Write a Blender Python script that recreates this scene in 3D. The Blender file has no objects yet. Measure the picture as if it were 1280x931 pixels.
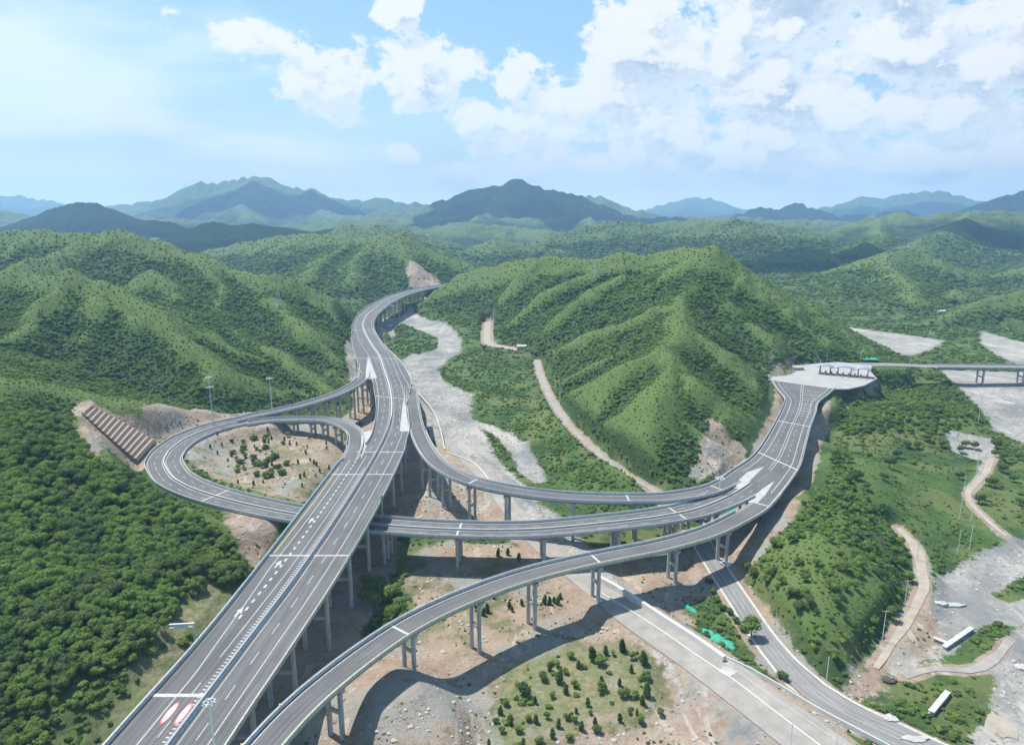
import bpy, math, random
import numpy as np
from mathutils import Vector, Matrix, noise as mnoise

# ------------------------------------------------------------------ camera, world, sun
SC = bpy.context.scene
COL = SC.collection
IW, IH, FPX, HORY, CAMZ = 1280.0, 931.0, 868.0, 262.0, 156.0
PITCH = math.atan((IH / 2 - HORY) / FPX)
cd = bpy.data.cameras.new('camera'); cam = bpy.data.objects.new('camera', cd); COL.objects.link(cam)
cam.location = (0, 0, CAMZ); cam.rotation_euler = (math.pi / 2 - PITCH, 0, 0)
cd.sensor_width = 36.0; cd.lens = 36.0 * FPX / IW; cd.clip_end = 60000; cd.clip_start = 1.0
SC.camera = cam

SUN_EL, SUN_AZ = 61.0, -52.0            # azimuth from the view direction (+Y), negative = to the left
sx, sy, sz = (math.sin(math.radians(SUN_AZ)) * math.cos(math.radians(SUN_EL)),
              math.cos(math.radians(SUN_AZ)) * math.cos(math.radians(SUN_EL)), math.sin(math.radians(SUN_EL)))
SUNV = Vector((sx, sy, sz))
sd = bpy.data.lights.new('sun', 'SUN'); sun = bpy.data.objects.new('sun', sd); COL.objects.link(sun)
sd.energy = 3.9; sd.angle = math.radians(0.53); sd.color = (1.0, 0.955, 0.88)
sun.rotation_euler = (-SUNV).to_track_quat('-Z', 'Y').to_euler(); sun.location = (0, 0, 900)

SC.view_settings.view_transform = 'Standard'; SC.view_settings.look = 'None'
SC.view_settings.exposure = 0.92; SC.view_settings.gamma = 1.0
SC.view_settings.use_curve_mapping = False
SC.render.engine = 'CYCLES'
SC.cycles.use_denoising = True
SC.cycles.max_bounces = 4; SC.cycles.diffuse_bounces = 2; SC.cycles.glossy_bounces = 1
SC.cycles.transmission_bounces = 1; SC.cycles.volume_bounces = 1; SC.cycles.transparent_max_bounces = 4
SC.cycles.use_adaptive_sampling = True; SC.cycles.adaptive_threshold = 0.02
SC.cycles.caustics_reflective = False; SC.cycles.caustics_refractive = False


class NT:
    """tiny helper around a node tree"""
    def __init__(s, tree):
        s.t = tree; s.n = tree.nodes; s.l = tree.links
    def new(s, kind, **kw):
        nd = s.n.new(kind)
        for k, v in kw.items(): setattr(nd, k, v)
        return nd
    def put(s, sock, v):
        if isinstance(v, bpy.types.NodeSocket): s.l.new(v, sock)
        elif isinstance(v, (tuple, list)) and len(sock.default_value) == 4 and len(v) == 3: sock.default_value = (*v, 1)
        else: sock.default_value = v
    def m(s, op, a, b=0.0, c=0.0, clamp=False):
        nd = s.new('ShaderNodeMath', operation=op, use_clamp=clamp)
        s.put(nd.inputs[0], a); s.put(nd.inputs[1], b); s.put(nd.inputs[2], c)
        return nd.outputs[0]
    def v(s, op, a, b=(0, 0, 0)):
        nd = s.new('ShaderNodeVectorMath', operation=op)
        s.put(nd.inputs[0], a); s.put(nd.inputs[1], b)
        return nd.outputs['Value'] if op in ('LENGTH', 'DOT_PRODUCT', 'DISTANCE') else nd.outputs[0]
    def ramp(s, f, lo, hi, a=0.0, b=1.0, smooth=True):
        nd = s.new('ShaderNodeMapRange', interpolation_type='SMOOTHSTEP' if smooth else 'LINEAR')
        for k, x in zip(range(5), (f, lo, hi, a, b)): s.put(nd.inputs[k], x)
        return nd.outputs[0]
    def mix(s, f, a, b, mode='MIX'):
        nd = s.new('ShaderNodeMix', data_type='RGBA', blend_type=mode)
        s.put(nd.inputs[0], f); s.put(nd.inputs[6], a); s.put(nd.inputs[7], b)
        return nd.outputs[2]
    def noise(s, vec, scale, detail=4, rough=0.55, col=False, dist=0.0, dims='3D'):
        nd = s.new('ShaderNodeTexNoise', noise_dimensions=dims)
        s.put(nd.inputs['Vector'], vec); s.put(nd.inputs['Scale'], scale)
        s.put(nd.inputs['Detail'], detail); s.put(nd.inputs['Roughness'], rough); s.put(nd.inputs['Distortion'], dist)
        return nd.outputs[1] if col else nd.outputs[0]


W = bpy.data.worlds.new('World'); SC.world = W; W.use_nodes = True
w = NT(W.node_tree); w.n.clear()
wo = w.new('ShaderNodeOutputWorld'); bg = w.new('ShaderNodeBackground')
sky = w.new('ShaderNodeTexSky', sky_type='NISHITA')
sky.sun_disc = False; sky.sun_elevation = math.radians(SUN_EL); sky.sun_rotation = math.radians(SUN_AZ)
sky.altitude = 300; sky.air_density = 1.3; sky.dust_density = 1.2; sky.ozone_density = 2.0
tc = w.new('ShaderNodeTexCoord')
sep = w.new('ShaderNodeSeparateXYZ'); w.l.new(tc.outputs['Generated'], sep.inputs[0])
az = w.m('ARCTAN2', sep.outputs[0], sep.outputs[1]); el = w.m('ARCSINE', sep.outputs[2])


def sky_density(az, el):
    cb = w.new('ShaderNodeCombineXYZ'); w.put(cb.inputs[0], az); w.put(cb.inputs[1], el)
    p = cb.outputs[0]
    # heaps of cumulus: (azimuth, elevation, half width, half height, weight)
    def blobs(lst):
        acc = None
        for a, e, hw, hh, wt in lst:
            d = w.v('LENGTH', w.v('MULTIPLY', w.v('SUBTRACT', p, (a, e, 0)), (1 / hw, 1 / hh, 0)))
            k = w.ramp(d, 1.35, 0.25, 0.0, wt * 1.12)
            acc = k if acc is None else w.m('MAXIMUM', acc, k)
        return acc
    cum = blobs([(.22, .20, .16, .085, 1.0), (.10, .125, .16, .07, .85), (.30, .245, .13, .07, 1.0), (.42, .27, .26, .07, 1.05),
                 (.36, .15, .18, .07, .95), (.52, .20, .16, .09, .95), (.62, .24, .12, .09, 1.0), (.52, .112, .13, .045, .85),
                 (-.33, .205, .07, .03, .8), (-.24, .17, .11, .05, .82), (-.13, .15, .10, .035, .75), (-.10, .19, .10, .045, .72), (-.055, .12, .045, .035, 1.0), (.0, .165, .04, .05, .8),
                 (-.54, .278, .09, .045, .8), (-.70, .298, .08, .04, .8), (-.15, .25, .04, .04, .8), (.67, .05, .07, .025, .8),
                 (-.147, .075, .03, .02, .95), (-.07, .045, .035, .022, .9), (-.02, .085, .05, .03, .8), (.25, .07, .26, .045, .9), (.55, .065, .22, .04, .88), (.38, .10, .2, .05, .95), (.02, .06, .10, .03, .7),
                 (.115, .235, .03, .04, .62), (.85, .2, .18, .12, .9), (1.2, .12, .2, .08, .8), (-1.1, .15, .25, .09, .8), (.62, .145, .05, .03, .7)])
    ns = w.noise(w.v('MULTIPLY', p, (1, 1.5, 0)), 10.0, 10, 0.62)
    ns2 = w.noise(w.v('ADD', p, (5.3, 2.1, 0)), 26.0, 6, 0.6)
    f = w.m('ADD', w.m('MULTIPLY', w.m('SUBTRACT', ns, 0.5), 3.3), w.m('MULTIPLY', w.m('SUBTRACT', ns2, 0.5), 0.9))
    ns3 = w.noise(w.v('ADD', p, (1.3, 7.1, 0)), 75.0, 4, .6)
    f = w.m('ADD', f, w.m('MULTIPLY', w.m('SUBTRACT', ns3, .5), .35))
    return w.m('ADD', cum, f), p


d0, pvec = sky_density(az, el)
d1, _ = sky_density(w.m('ADD', az, -0.018), w.m('ADD', el, 0.026))
alpha = w.ramp(d0, 0.40, 0.70)
lit = w.ramp(w.m('SUBTRACT', d0, d1), -0.20, 0.26)
body = w.ramp(d0, 0.55, 1.35)
# thin high veil
vn = w.noise(w.v('MULTIPLY', pvec, (1.0, 3.2, 0)), 5.0, 6, 0.5, dist=0.4)
veilmask = w.m('MAXIMUM', w.ramp(w.v('LENGTH', w.v('MULTIPLY', w.v('SUBTRACT', pvec, (-.64, .16, 0)), (1 / .46, 1 / .15, 0))), 1.1, 0.1),
               w.m('MULTIPLY', w.ramp(w.v('LENGTH', w.v('MULTIPLY', w.v('SUBTRACT', pvec, (-.27, .08, 0)), (1 / .25, 1 / .04, 0))), 1.1, 0.1), 0.85))
veil = w.m('MULTIPLY', w.ramp(w.m('ADD', veilmask, w.m('MULTIPLY', w.m('SUBTRACT', vn, .5), 2.2)), .22, 1.05), 0.66)
lowv = w.ramp(el, 0.20, -0.02, 0.0, 0.60)
base = w.mix(1.0, sky.outputs[0], (1.0, 1.14, 1.2), 'MULTIPLY')
base = w.mix(0.34, base, (3.9, 7.0, 10.2))
base = w.mix(lowv, base, (7.4, 8.8, 9.7))
base = w.mix(veil, base, (9.0, 9.5, 9.8))
shade = w.mix(w.m('MULTIPLY', body, w.m('SUBTRACT', 1.0, lit)), (7.6, 8.3, 9.0), (4.2, 5.3, 6.9))
ccol = w.mix(w.m('MULTIPLY', lit, 0.9), shade, (8.9, 9.0, 9.05))
ccol = w.mix(w.ramp(el, 0.14, 0.0, 0, .6), ccol, (8.0, 9.0, 9.6))
base = w.mix(w.ramp(el, 0.075, 0.0, 0, .95), base, (12.5, 12.9, 13.0))
full = w.mix(w.m('MULTIPLY', alpha, w.ramp(el, 0.0, 0.05, 0.25, 0.95)), base, ccol)
w.l.new(full, bg.inputs[0]); bg.inputs[1].default_value = 0.060
w.l.new(bg.outputs[0], wo.inputs[0])

# ------------------------------------------------------------------ small helpers
rnd = random.Random(11)


def at(px, py, z):
    """the point of the plane at height z that this direction of view meets"""
    u = (px - IW / 2) / FPX; v = -(py - IH / 2) / FPX
    dx, dy, dz = u, math.cos(PITCH) + v * math.sin(PITCH), -math.sin(PITCH) + v * math.cos(PITCH)
    t = (z - CAMZ) / dz
    return (dx * t, dy * t, z)


def far(px, py, Y):
    """the point at distance Y in this direction of view"""
    u = (px - IW / 2) / FPX; v = -(py - IH / 2) / FPX
    dx, dy, dz = u, math.cos(PITCH) + v * math.sin(PITCH), -math.sin(PITCH) + v * math.cos(PITCH)
    t = Y / dy
    return (dx * t, Y, CAMZ + dz * t)


def tag(o, label=None, cat=None, group=None, kind=None):
    if label: o['label'] = label
    if cat: o['category'] = cat
    if group: o['group'] = group
    if kind: o['kind'] = kind
    return o


def empty(name, loc=(0, 0, 0), rz=0.0):
    o = bpy.data.objects.new(name, None); COL.objects.link(o); o.location = loc; o.rotation_euler = (0, 0, rz)
    o.empty_display_size = 1
    return o


def copy_tree(o, loc=None, rz=None, parent=None):
    c = o.copy(); COL.objects.link(c)
    if parent: c.parent = parent
    for ch in list(o.children):
        copy_tree(ch, parent=c)
    if loc is not None: c.location = loc
    if rz is not None: c.rotation_euler = (0, 0, rz)
    return c


class MB:
    def __init__(s): s.v = []; s.f = []; s.mi = []
    def add(s, vs, fs, mi=0):
        o = len(s.v); s.v += [tuple(p) for p in vs]; s.f += [tuple(i + o for i in f) for f in fs]; s.mi += [mi] * len(fs)
    def box(s, c, size, rz=0.0, mi=0, taper=1.0):
        hx, hy, hz = size[0] / 2, size[1] / 2, size[2] / 2; ca, sa = math.cos(rz), math.sin(rz)
        vs = []
        for z, k in ((-hz, 1.0), (hz, taper)):
            for x, y in ((-hx, -hy), (hx, -hy), (hx, hy), (-hx, hy)):
                x *= k; y *= k
                vs.append((c[0] + x * ca - y * sa, c[1] + x * sa + y * ca, c[2] + z))
        s.add(vs, [(0, 3, 2, 1), (4, 5, 6, 7), (0, 1, 5, 4), (1, 2, 6, 5), (2, 3, 7, 6), (3, 0, 4, 7)], mi)
    def tube(s, p0, p1, r0, r1=None, n=10, mi=0, cap=True):
        r1 = r0 if r1 is None else r1
        p0, p1 = Vector(p0), Vector(p1); d = (p1 - p0).normalized()
        a = d.orthogonal().normalized(); b = d.cross(a)
        vs = []
        for p, r in ((p0, r0), (p1, r1)):
            for i in range(n):
                t = 2 * math.pi * i / n; vs.append(p + (a * math.cos(t) + b * math.sin(t)) * r)
        fs = [(i, (i + 1) % n, n + (i + 1) % n, n + i) for i in range(n)]
        if cap: fs += [tuple(range(n - 1, -1, -1)), tuple(range(n, 2 * n))]
        s.add(vs, fs, mi)
    def build(s, name, mats, parent=None, smooth=False):
        me = bpy.data.meshes.new(name); me.from_pydata(s.v, [], s.f)
        for m_ in (mats if isinstance(mats, (list, tuple)) else [mats]): me.materials.append(m_)
        me.polygons.foreach_set('material_index', s.mi)
        if smooth: me.polygons.foreach_set('use_smooth', [True] * len(s.f))
        me.update()
        o = bpy.data.objects.new(name, me); COL.objects.link(o)
        if parent: o.parent = parent
        return o


# ------------------------------------------------------------------ numpy noise
def _hash(ix, iy, seed):
    h = (ix.astype(np.int64) * 374761393 + iy.astype(np.int64) * 668265263 + seed * 974634777) & 0xFFFFFFFF
    h = ((h ^ (h >> 13)) * 1274126177) & 0xFFFFFFFF
    h = h ^ (h >> 16)
    return (h & 0xFFFFFF).astype(np.float64) / float(0xFFFFFF)


def vnoise(x, y, seed=0):
    ix = np.floor(x); iy = np.floor(y); fx = x - ix; fy = y - iy
    ux = fx * fx * fx * (fx * (fx * 6 - 15) + 10); uy = fy * fy * fy * (fy * (fy * 6 - 15) + 10)
    def grad(a, b, dx, dy):
        t = _hash(a, b, seed) * 2 * np.pi
        return np.cos(t) * dx + np.sin(t) * dy
    n00 = grad(ix, iy, fx, fy); n10 = grad(ix + 1, iy, fx - 1, fy)
    n01 = grad(ix, iy + 1, fx, fy - 1); n11 = grad(ix + 1, iy + 1, fx - 1, fy - 1)
    return (n00 + (n10 - n00) * ux + (n01 - n00) * uy + (n00 - n10 - n01 + n11) * ux * uy) * 1.5


def fbm(x, y, sc, octv=4, seed=0, gain=0.5):
    a = np.zeros_like(x); amp = 1.0; tot = 0.0; f = 1.0 / sc
    for k in range(octv):
        a += amp * vnoise(x * f + 17.3 * k, y * f - 9.1 * k, seed + k); tot += amp; amp *= gain; f *= 2.03
    return a / tot


def ridged(x, y, sc, octv=4, seed=0, gain=0.5):
    a = np.zeros_like(x); amp = 1.0; tot = 0.0; f = 1.0 / sc
    for k in range(octv):
        a += amp * (1 - np.minimum(1.0, 2.2 * np.abs(vnoise(x * f + 7.7 * k, y * f + 3.1 * k, seed + k)))); tot += amp; amp *= gain; f *= 2.1
    return a / tot


# ------------------------------------------------------------------ terrain
def chain(lst): return [far(*p) for p in lst]


RIDGES = []   # (points xyz, slope, gully amplitude, gully scale)
def ridge(lst, s=0.5, ga=0.3, gs=90, world=False): RIDGES.append((lst if world else chain(lst), s, ga, gs))


# left foreground slope
ridge([(-520, 470, 95), (-420, 445, 84), at(-60, 462, 72), at(0, 478, 62), at(55, 490, 54), at(92, 512, 46), at(120, 560, 33), at(180, 604, 20), at(250, 642, 14), at(292, 680, 8)], .46, .25, 50, True)
ridge([at(0, 478, 62), at(10, 560, 50), at(30, 650, 36), at(40, 740, 24), at(60, 830, 14)], .40, .25, 45, True)
ridge([at(92, 512, 46), at(100, 590, 34), at(150, 660, 22), at(190, 720, 12)], .42, .25, 45, True)
# left middle hills
ridge([(-160, 325, 800), (-80, 330, 760), (0, 336, 720), (60, 345, 680), (90, 340, 650), (130, 352, 635), (165, 372, 615), (192, 386, 590), (214, 417, 560), (240, 435, 540), (275, 455, 520), (285, 490, 500)], .62, .33, 75)
ridge([(-200, 290, 1300), (0, 288, 1200), (45, 288, 1170), (113, 293, 1130), (144, 286, 1100), (192, 300, 1060), (220, 311, 1030), (247, 317, 1000), (292, 338, 940), (347, 345, 890), (364, 350, 880), (395, 364, 870), (430, 386, 880)], .55, .33, 90)
ridge([(192, 338, 860), (220, 372, 780), (236, 396, 720), (255, 425, 640)], .6, .3, 70)
ridge([(247, 317, 1000), (285, 362, 850), (272, 398, 740), (309, 424, 660), (344, 441, 620), (378, 465, 585), (405, 484, 560)], .62, .3, 70)
ridge([(292, 338, 940), (347, 380, 800), (388, 414, 700), (425, 450, 660)], .62, .3, 70)
ridge([(113, 293, 1130), (60, 320, 950), (20, 330, 860)], .55, .3, 80)
ridge([(90, 340, 650), (40, 400, 560), (0, 430, 520), (-60, 450, 500)], .62, .3, 60)
ridge([(130, 352, 635), (110, 420, 550), (95, 470, 500)], .62, .3, 60)
# behind the far end of the viaduct
ridge([(400, 312, 1750), (438, 298, 1700), (472, 298, 1600), (503, 290, 1500), (525, 305, 1470), (551, 317, 1450), (592, 333, 1400)], .5, .33, 110)
ridge([(503, 290, 1500), (512, 318, 1390), (522, 338, 1310)], .55, .3, 80)
ridge([(472, 298, 1600), (450, 320, 1400), (440, 345, 1250)], .5, .3, 80)
ridge([(438, 298, 1700), (400, 325, 1450), (385, 345, 1300)], .5, .3, 80)
ridge([(200, 322, 2100), (261, 314, 2000), (344, 296, 1900), (388, 292, 1800), (438, 298, 1700)], .45, .33, 120)
ridge([(150, 300, 2900), (203, 297, 2850), (240, 285, 2800), (265, 276, 2800), (285, 281, 2800), (320, 280, 2800), (364, 285, 2850), (395, 290, 2900), (434, 283, 3000), (482, 276, 3000), (520, 284, 3000)], .5, .35, 160)
ridge([(-200, 270, 3500), (-60, 280, 3500), (0, 283, 3500), (27, 276, 3500), (58, 262, 3500), (93, 253, 3500), (120, 254, 3500), (144, 262, 3500), (175, 274, 3450), (213, 277, 3400), (230, 285, 3400)], .45, .35, 200)
ridge([(-150, 255, 5200), (0, 262, 5000), (27, 266, 5000), (60, 275, 5000)], .45, .35, 240)
ridge([(524, 299, 2900), (555, 284, 3000), (606, 280, 3000), (647, 287, 3000), (689, 287, 2900), (709, 293, 2900), (744, 290, 2900), (771, 287, 2900), (806, 307, 2700), (850, 312, 2600)], .4, .4, 170)
ridge([(565, 316, 2300), (620, 299, 2200), (675, 308, 2200), (709, 318, 2100)], .4, .4, 120)
ridge([(740, 292, 2900), (760, 305, 2400), (790, 318, 2000)], .4, .4, 120)
# central hill
ridge([(535, 356, 1330), (560, 350, 1230), (600, 336, 1120), (640, 326, 1060), (680, 321, 1000), (730, 323, 950), (770, 320, 920), (800, 318, 900), (835, 315, 870), (850, 313, 850), (870, 311, 800), (888, 309, 765),
       (905, 320, 775), (935, 342, 780), (960, 362, 780), (990, 385, 780), (1020, 405, 785), (1045, 424, 770)], .6, .33, 85)
ridge([(850, 313, 850), (862, 330, 780), (870, 350, 720), (845, 382, 630), (858, 410, 560), (824, 436, 505), (840, 455, 480), (865, 477, 450), (890, 505, 435), (905, 530, 425)], .62, .3, 60)
ridge([(845, 382, 630), (817, 386, 640), (765, 407, 650), (702, 432, 680), (672, 452, 690)], .62, .28, 60)
ridge([(835, 315, 870), (780, 330, 880), (725, 346, 880), (690, 360, 860), (647, 382, 840), (620, 400, 815)], .6, .28, 70)
ridge([(780, 345, 830), (745, 362, 790), (702, 392, 760), (665, 420, 750)], .6, .28, 60)
ridge([(824, 436, 505), (780, 455, 490), (730, 490, 480), (700, 510, 490)], .6, .28, 55)
ridge([(840, 455, 480), (815, 500, 420), (790, 545, 385)], .6, .28, 50)
ridge([(870, 350, 720), (915, 382, 660), (952, 412, 620), (985, 445, 580)], .62, .3, 60)
ridge([(888, 309, 765), (930, 370, 700), (975, 410, 660), (1015, 440, 640)], .62, .3, 60)
ridge([(858, 410, 560), (900, 440, 530), (935, 470, 510)], .6, .3, 55)
ridge([(680, 321, 1000), (640, 345, 960), (600, 365, 950), (575, 385, 960)], .55, .3, 80)
# right middle hills
ridge([(990, 355, 1500), (1033, 345, 1500), (1066, 336, 1500), (1092, 321, 1500), (1110, 314, 1500), (1125, 313, 1500), (1153, 315, 1500), (1175, 323, 1480), (1193, 341, 1450), (1210, 352, 1430)], .42, .36, 120)
ridge([(1110, 314, 1500), (1116, 334, 1330), (1131, 354, 1180), (1149, 372, 1080)], .42, .33, 90)
ridge([(1060, 338, 1500), (1050, 355, 1300), (1045, 375, 1150)], .42, .33, 90)
ridge([(925, 335, 1950), (945, 322, 1900), (972, 314, 1900), (1000, 309, 1900), (1022, 312, 1900), (1052, 332, 1800)], .55, .33, 110)
ridge([(880, 320, 2500), (900, 306, 2400), (920, 296, 2400), (950, 301, 2400), (1000, 293, 2400), (1044, 291, 2500)], .45, .36, 140)
ridge([(1044, 297, 2800), (1066, 285, 2800), (1088, 273, 2800), (1105, 271, 2800), (1123, 264, 2800), (1142, 271, 2800), (1166, 268, 2800), (1219, 264, 2800), (1280, 263, 2800), (1400, 258, 2900)], .4, .38, 180)
ridge([(1105, 271, 2800), (1100, 292, 2300), (1085, 305, 2000)], .42, .33, 120)
ridge([(1219, 264, 2800), (1190, 285, 2300), (1150, 300, 2000)], .42, .33, 120)
ridge([(1186, 312, 2100), (1219, 308, 2100), (1252, 312, 2100), (1280, 312, 2100), (1380, 305, 2100)], .4, .38, 120)
ridge([(1166, 370, 1170), (1188, 362, 1150), (1210, 369, 1150), (1228, 378, 1150)], .5, .3, 60)
ridge([(1219, 348, 1500), (1252, 339, 1500), (1280, 332, 1500), (1360, 322, 1500)], .5, .33, 90)
ridge([(1185, 392, 960), (1208, 382, 980), (1241, 371, 1000), (1280, 364, 1000), (1360, 352, 1000)], .5, .3, 80)
# far ranges
ridge([(490, 275, 5400), (524, 261, 5400), (548, 252, 5400), (572, 245, 5400), (606, 233, 5400), (627, 230, 5400), (646, 225, 5400), (665, 232, 5400), (692, 237, 5400), (730, 249, 5400), (761, 259, 5300), (795, 273, 5200), (830, 283, 5000), (870, 292, 4800)], .42, .42, 420)
ridge([(646, 225, 5400), (620, 258, 4500), (600, 274, 4000)], .42, .38, 260)
ridge([(692, 237, 5400), (720, 262, 4500), (740, 276, 4000)], .42, .38, 260)
ridge([(720, 250, 7000), (737, 245, 7000), (750, 245, 7000), (778, 257, 7000), (795, 261, 7000), (812, 266, 7000), (850, 276, 7000)], .45, .4, 500)
ridge([(100, 262, 8200), (137, 257, 8200), (165, 254, 8200), (199, 252, 8100), (223, 242, 8000), (246, 228, 8000), (270, 227, 8000), (296, 227, 8000), (320, 219.5, 8000), (337, 223, 8000), (364, 237, 8000), (376, 236, 8000), (387, 235, 8000), (412, 247, 8000), (430, 250, 8000), (452, 250, 8000), (479, 246, 8000), (495, 252, 8000), (510, 254, 8000), (531, 254, 8000), (560, 262, 8000)], .45, .42, 600)
ridge([(387, 235, 8000), (400, 262, 6200), (430, 270, 5600)], .4, .4, 400)
ridge([(320, 220, 8000), (300, 255, 6200), (310, 268, 5400)], .4, .4, 400)
ridge([(-200, 236, 11500), (-10, 242, 11500), (14, 243, 11500), (45, 247, 11500), (69, 254, 11500), (95, 262, 11500)], .4, .4, 800)
ridge([(795, 266, 13000), (812, 262, 13000), (830, 255, 13000), (858, 248, 13000), (879, 245, 13000), (900, 252, 13000), (921, 261, 13000), (950, 266, 13000)], .35, .4, 900)
ridge([(840, 282, 6200), (880, 275, 6400), (920, 267, 6500), (953, 259, 6500), (975, 262, 6500), (985, 257, 6500), (999, 255, 6500), (1020, 261, 6500), (1050, 270, 6400), (1100, 265, 6200), (1130, 262, 6200), (1150, 270, 6200)], .45, .42, 380)
ridge([(1000, 262, 10500), (1041, 257, 10500), (1060, 252, 10500), (1076, 245, 10500), (1097, 248, 10500), (1132, 243, 10500), (1157, 237, 10500), (1181, 241, 10500), (1217, 248, 10500), (1240, 255, 10500)], .38, .42, 700)
ridge([(1190, 268, 6000), (1217, 259, 6000), (1245, 247, 6000), (1270, 240, 6000), (1285, 238, 6000), (1360, 230, 6000), (1500, 240, 6000)], .42, .4, 450)


def seg_dist(X, Y, a, b):
    ax, ay = a[0], a[1]; bx, by = b[0] - ax, b[1] - ay
    L = bx * bx + by * by + 1e-9
    t = np.clip(((X - ax) * bx + (Y - ay) * by) / L, 0, 1)
    return np.hypot(X - ax - t * bx, Y - ay - t * by), t


def spurs(pts, gs, seed):
    """side ridges running down from a ridge line, and shorter ones running down from those"""
    r0 = random.Random(seed); out = []
    def down(P_, d, z0, zb, grade, L_max, jit):
        L = min((z0 - zb) / grade, L_max)
        if L < gs * .5: return None
        n = (-d[1], d[0]); q = []; j = 0.0
        for t in (0, .22, .45, .7, 1.0):
            if t: j += r0.uniform(-jit, jit)
            q.append((P_[0] + d[0] * L * t + n[0] * j * L, P_[1] + d[1] * L * t + n[1] * j * L, z0 - grade * L * (t ** .92) - (0 if t else .5)))
        return q
    def walk(ch, step):
        acc = r0.uniform(.2, .8) * step; tot = 0.0
        for a, b in zip(ch[:-1], ch[1:]):
            L = math.hypot(b[0] - a[0], b[1] - a[1]) + 1e-9
            while acc <= tot + L:
                t = (acc - tot) / L; yield (a[0] + (b[0] - a[0]) * t, a[1] + (b[1] - a[1]) * t, a[2] + (b[2] - a[2]) * t), ((b[0] - a[0]) / L, (b[1] - a[1]) / L); acc += step * r0.uniform(.5, 1.75)
            tot += L
    far_ = math.hypot(pts[0][0], pts[0][1]); zb = 4 if far_ < 1500 else 30
    for P_, t in walk(pts, gs * .95):
        for sg in (-1, 1):
            if r0.random() < .12: continue
            a = math.atan2(t[0] * sg, -t[1] * sg) + r0.uniform(-.45, .45); d = (math.cos(a), math.sin(a))
            q = down(P_, d, P_[2] - 1, zb, r0.uniform(.40, .54), gs * 5, .07)
            if not q: continue
            out.append((q, 1))
            for P2, t2 in walk(q, gs * .62):
                if P2[2] > P_[2] - gs * .08: continue
                for s2 in (-1, 1):
                    if r0.random() < .3: continue
                    a2 = math.atan2(t2[1], t2[0]) + s2 * r0.uniform(.7, 1.2); q2 = down(P2, (math.cos(a2), math.sin(a2)), P2[2] - .5, zb, r0.uniform(.5, .62), gs * 1.3, .06)
                    if q2: out.append((q2[::2], 2))
    return out


ridge([(600, 288, 4200), (640, 283, 4200), (700, 275, 4200), (760, 280, 4200), (820, 285, 4200), (870, 277, 4200), (930, 283, 4200), (990, 274, 4200), (1050, 280, 4200), (1100, 275, 4200), (1160, 278, 4200)], .5, .4, 260)
ridge([(770, 302, 3400), (800, 296, 3400), (840, 289, 3400), (900, 285, 3400), (960, 290, 3400), (1020, 282, 3400), (1080, 286, 3400)], .48, .4, 190)
ridge([(300, 290, 4500), (330, 286, 4500), (380, 276, 4500), (430, 281, 4500), (480, 279, 4500), (540, 282, 4500)], .5, .4, 260)
ridge([(400, 276, 5600), (430, 271, 5600), (480, 264, 5600), (530, 268, 5600), (570, 272, 5600)], .5, .4, 320)
rr0 = random.Random(77)
for k in range(64):     # low ridges out on the far plain
    Yd = rr0.uniform(2300, 8200); xd = rr0.uniform(-.75, .75) * Yd; a = rr0.uniform(-.6, .6); L = rr0.uniform(.10, .2) * Yd; zt = rr0.uniform(.6, 1.0) * min(CAMZ - Yd * .0075, 128)
    ridge([(xd + math.cos(a) * L * t, Yd + math.sin(a) * L * t, zt * (1 - abs(t) ** 2 * .7) + rr0.uniform(-8, 8)) for t in (-1, -.6, -.2, .15, .5, 1)], .42, .3, Yd * .035 + 40, True)


def poly_dist(X, Y, pts, R):
    """distance to and height along a polyline, only within reach R"""
    D = np.full(X.shape, 1e9); Z = np.zeros(X.shape)
    xs = [p[0] for p in pts]; ys = [p[1] for p in pts]
    m = (X > min(xs) - R) & (X < max(xs) + R) & (Y > min(ys) - R) & (Y < max(ys) + R)
    if not m.any(): return D, Z
    x, y = X[m], Y[m]; d = np.full(x.shape, 1e9); z = np.zeros(x.shape)
    for a, b in zip(pts[:-1], pts[1:]):
        dd, t = seg_dist(x, y, a, b); k = dd < d
        d[k] = dd[k]; z[k] = (a[2] + (b[2] - a[2]) * t)[k]
    D[m] = d; Z[m] = z
    return D, Z


def in_poly(X, Y, pts):
    xs = [p[0] for p in pts]; ys = [p[1] for p in pts]
    R = np.zeros(X.shape, bool)
    m = (X > min(xs)) & (X < max(xs)) & (Y > min(ys)) & (Y < max(ys))
    if not m.any(): return R
    x, y = X[m], Y[m]; c = np.zeros(x.shape, bool); n = len(pts)
    for i in range(n):
        x0, y0 = pts[i][0], pts[i][1]; x1, y1 = pts[(i + 1) % n][0], pts[(i + 1) % n][1]
        if y0 == y1: continue
        c ^= ((y0 > y) != (y1 > y)) & (x < (x1 - x0) * (y - y0) / (y1 - y0) + x0)
    R[m] = c
    return R


def soft_poly(X, Y, pts, soft):
    """1 inside, 0 outside, a ramp of this width across the edge"""
    xs = [p[0] for p in pts]; ys = [p[1] for p in pts]
    out = np.zeros(X.shape)
    m = (X > min(xs) - soft) & (X < max(xs) + soft) & (Y > min(ys) - soft) & (Y < max(ys) + soft)
    if not m.any(): return out
    x, y = X[m], Y[m]
    ins = in_poly(x, y, pts)
    d = np.full(x.shape, 1e9); pl = list(pts) + [pts[0]]
    for a, b in zip(pl[:-1], pl[1:]): d = np.minimum(d, seg_dist(x, y, a, b)[0])
    sd_ = np.where(ins, d, -d)
    out[m] = np.clip(0.5 + sd_ / soft * 0.5, 0, 1)
    return out


def pxpoly(lst, z=0.0): return [at(p[0], p[1], z) for p in lst]


def smooth(t): return t * t * (3 - 2 * t)


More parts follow.
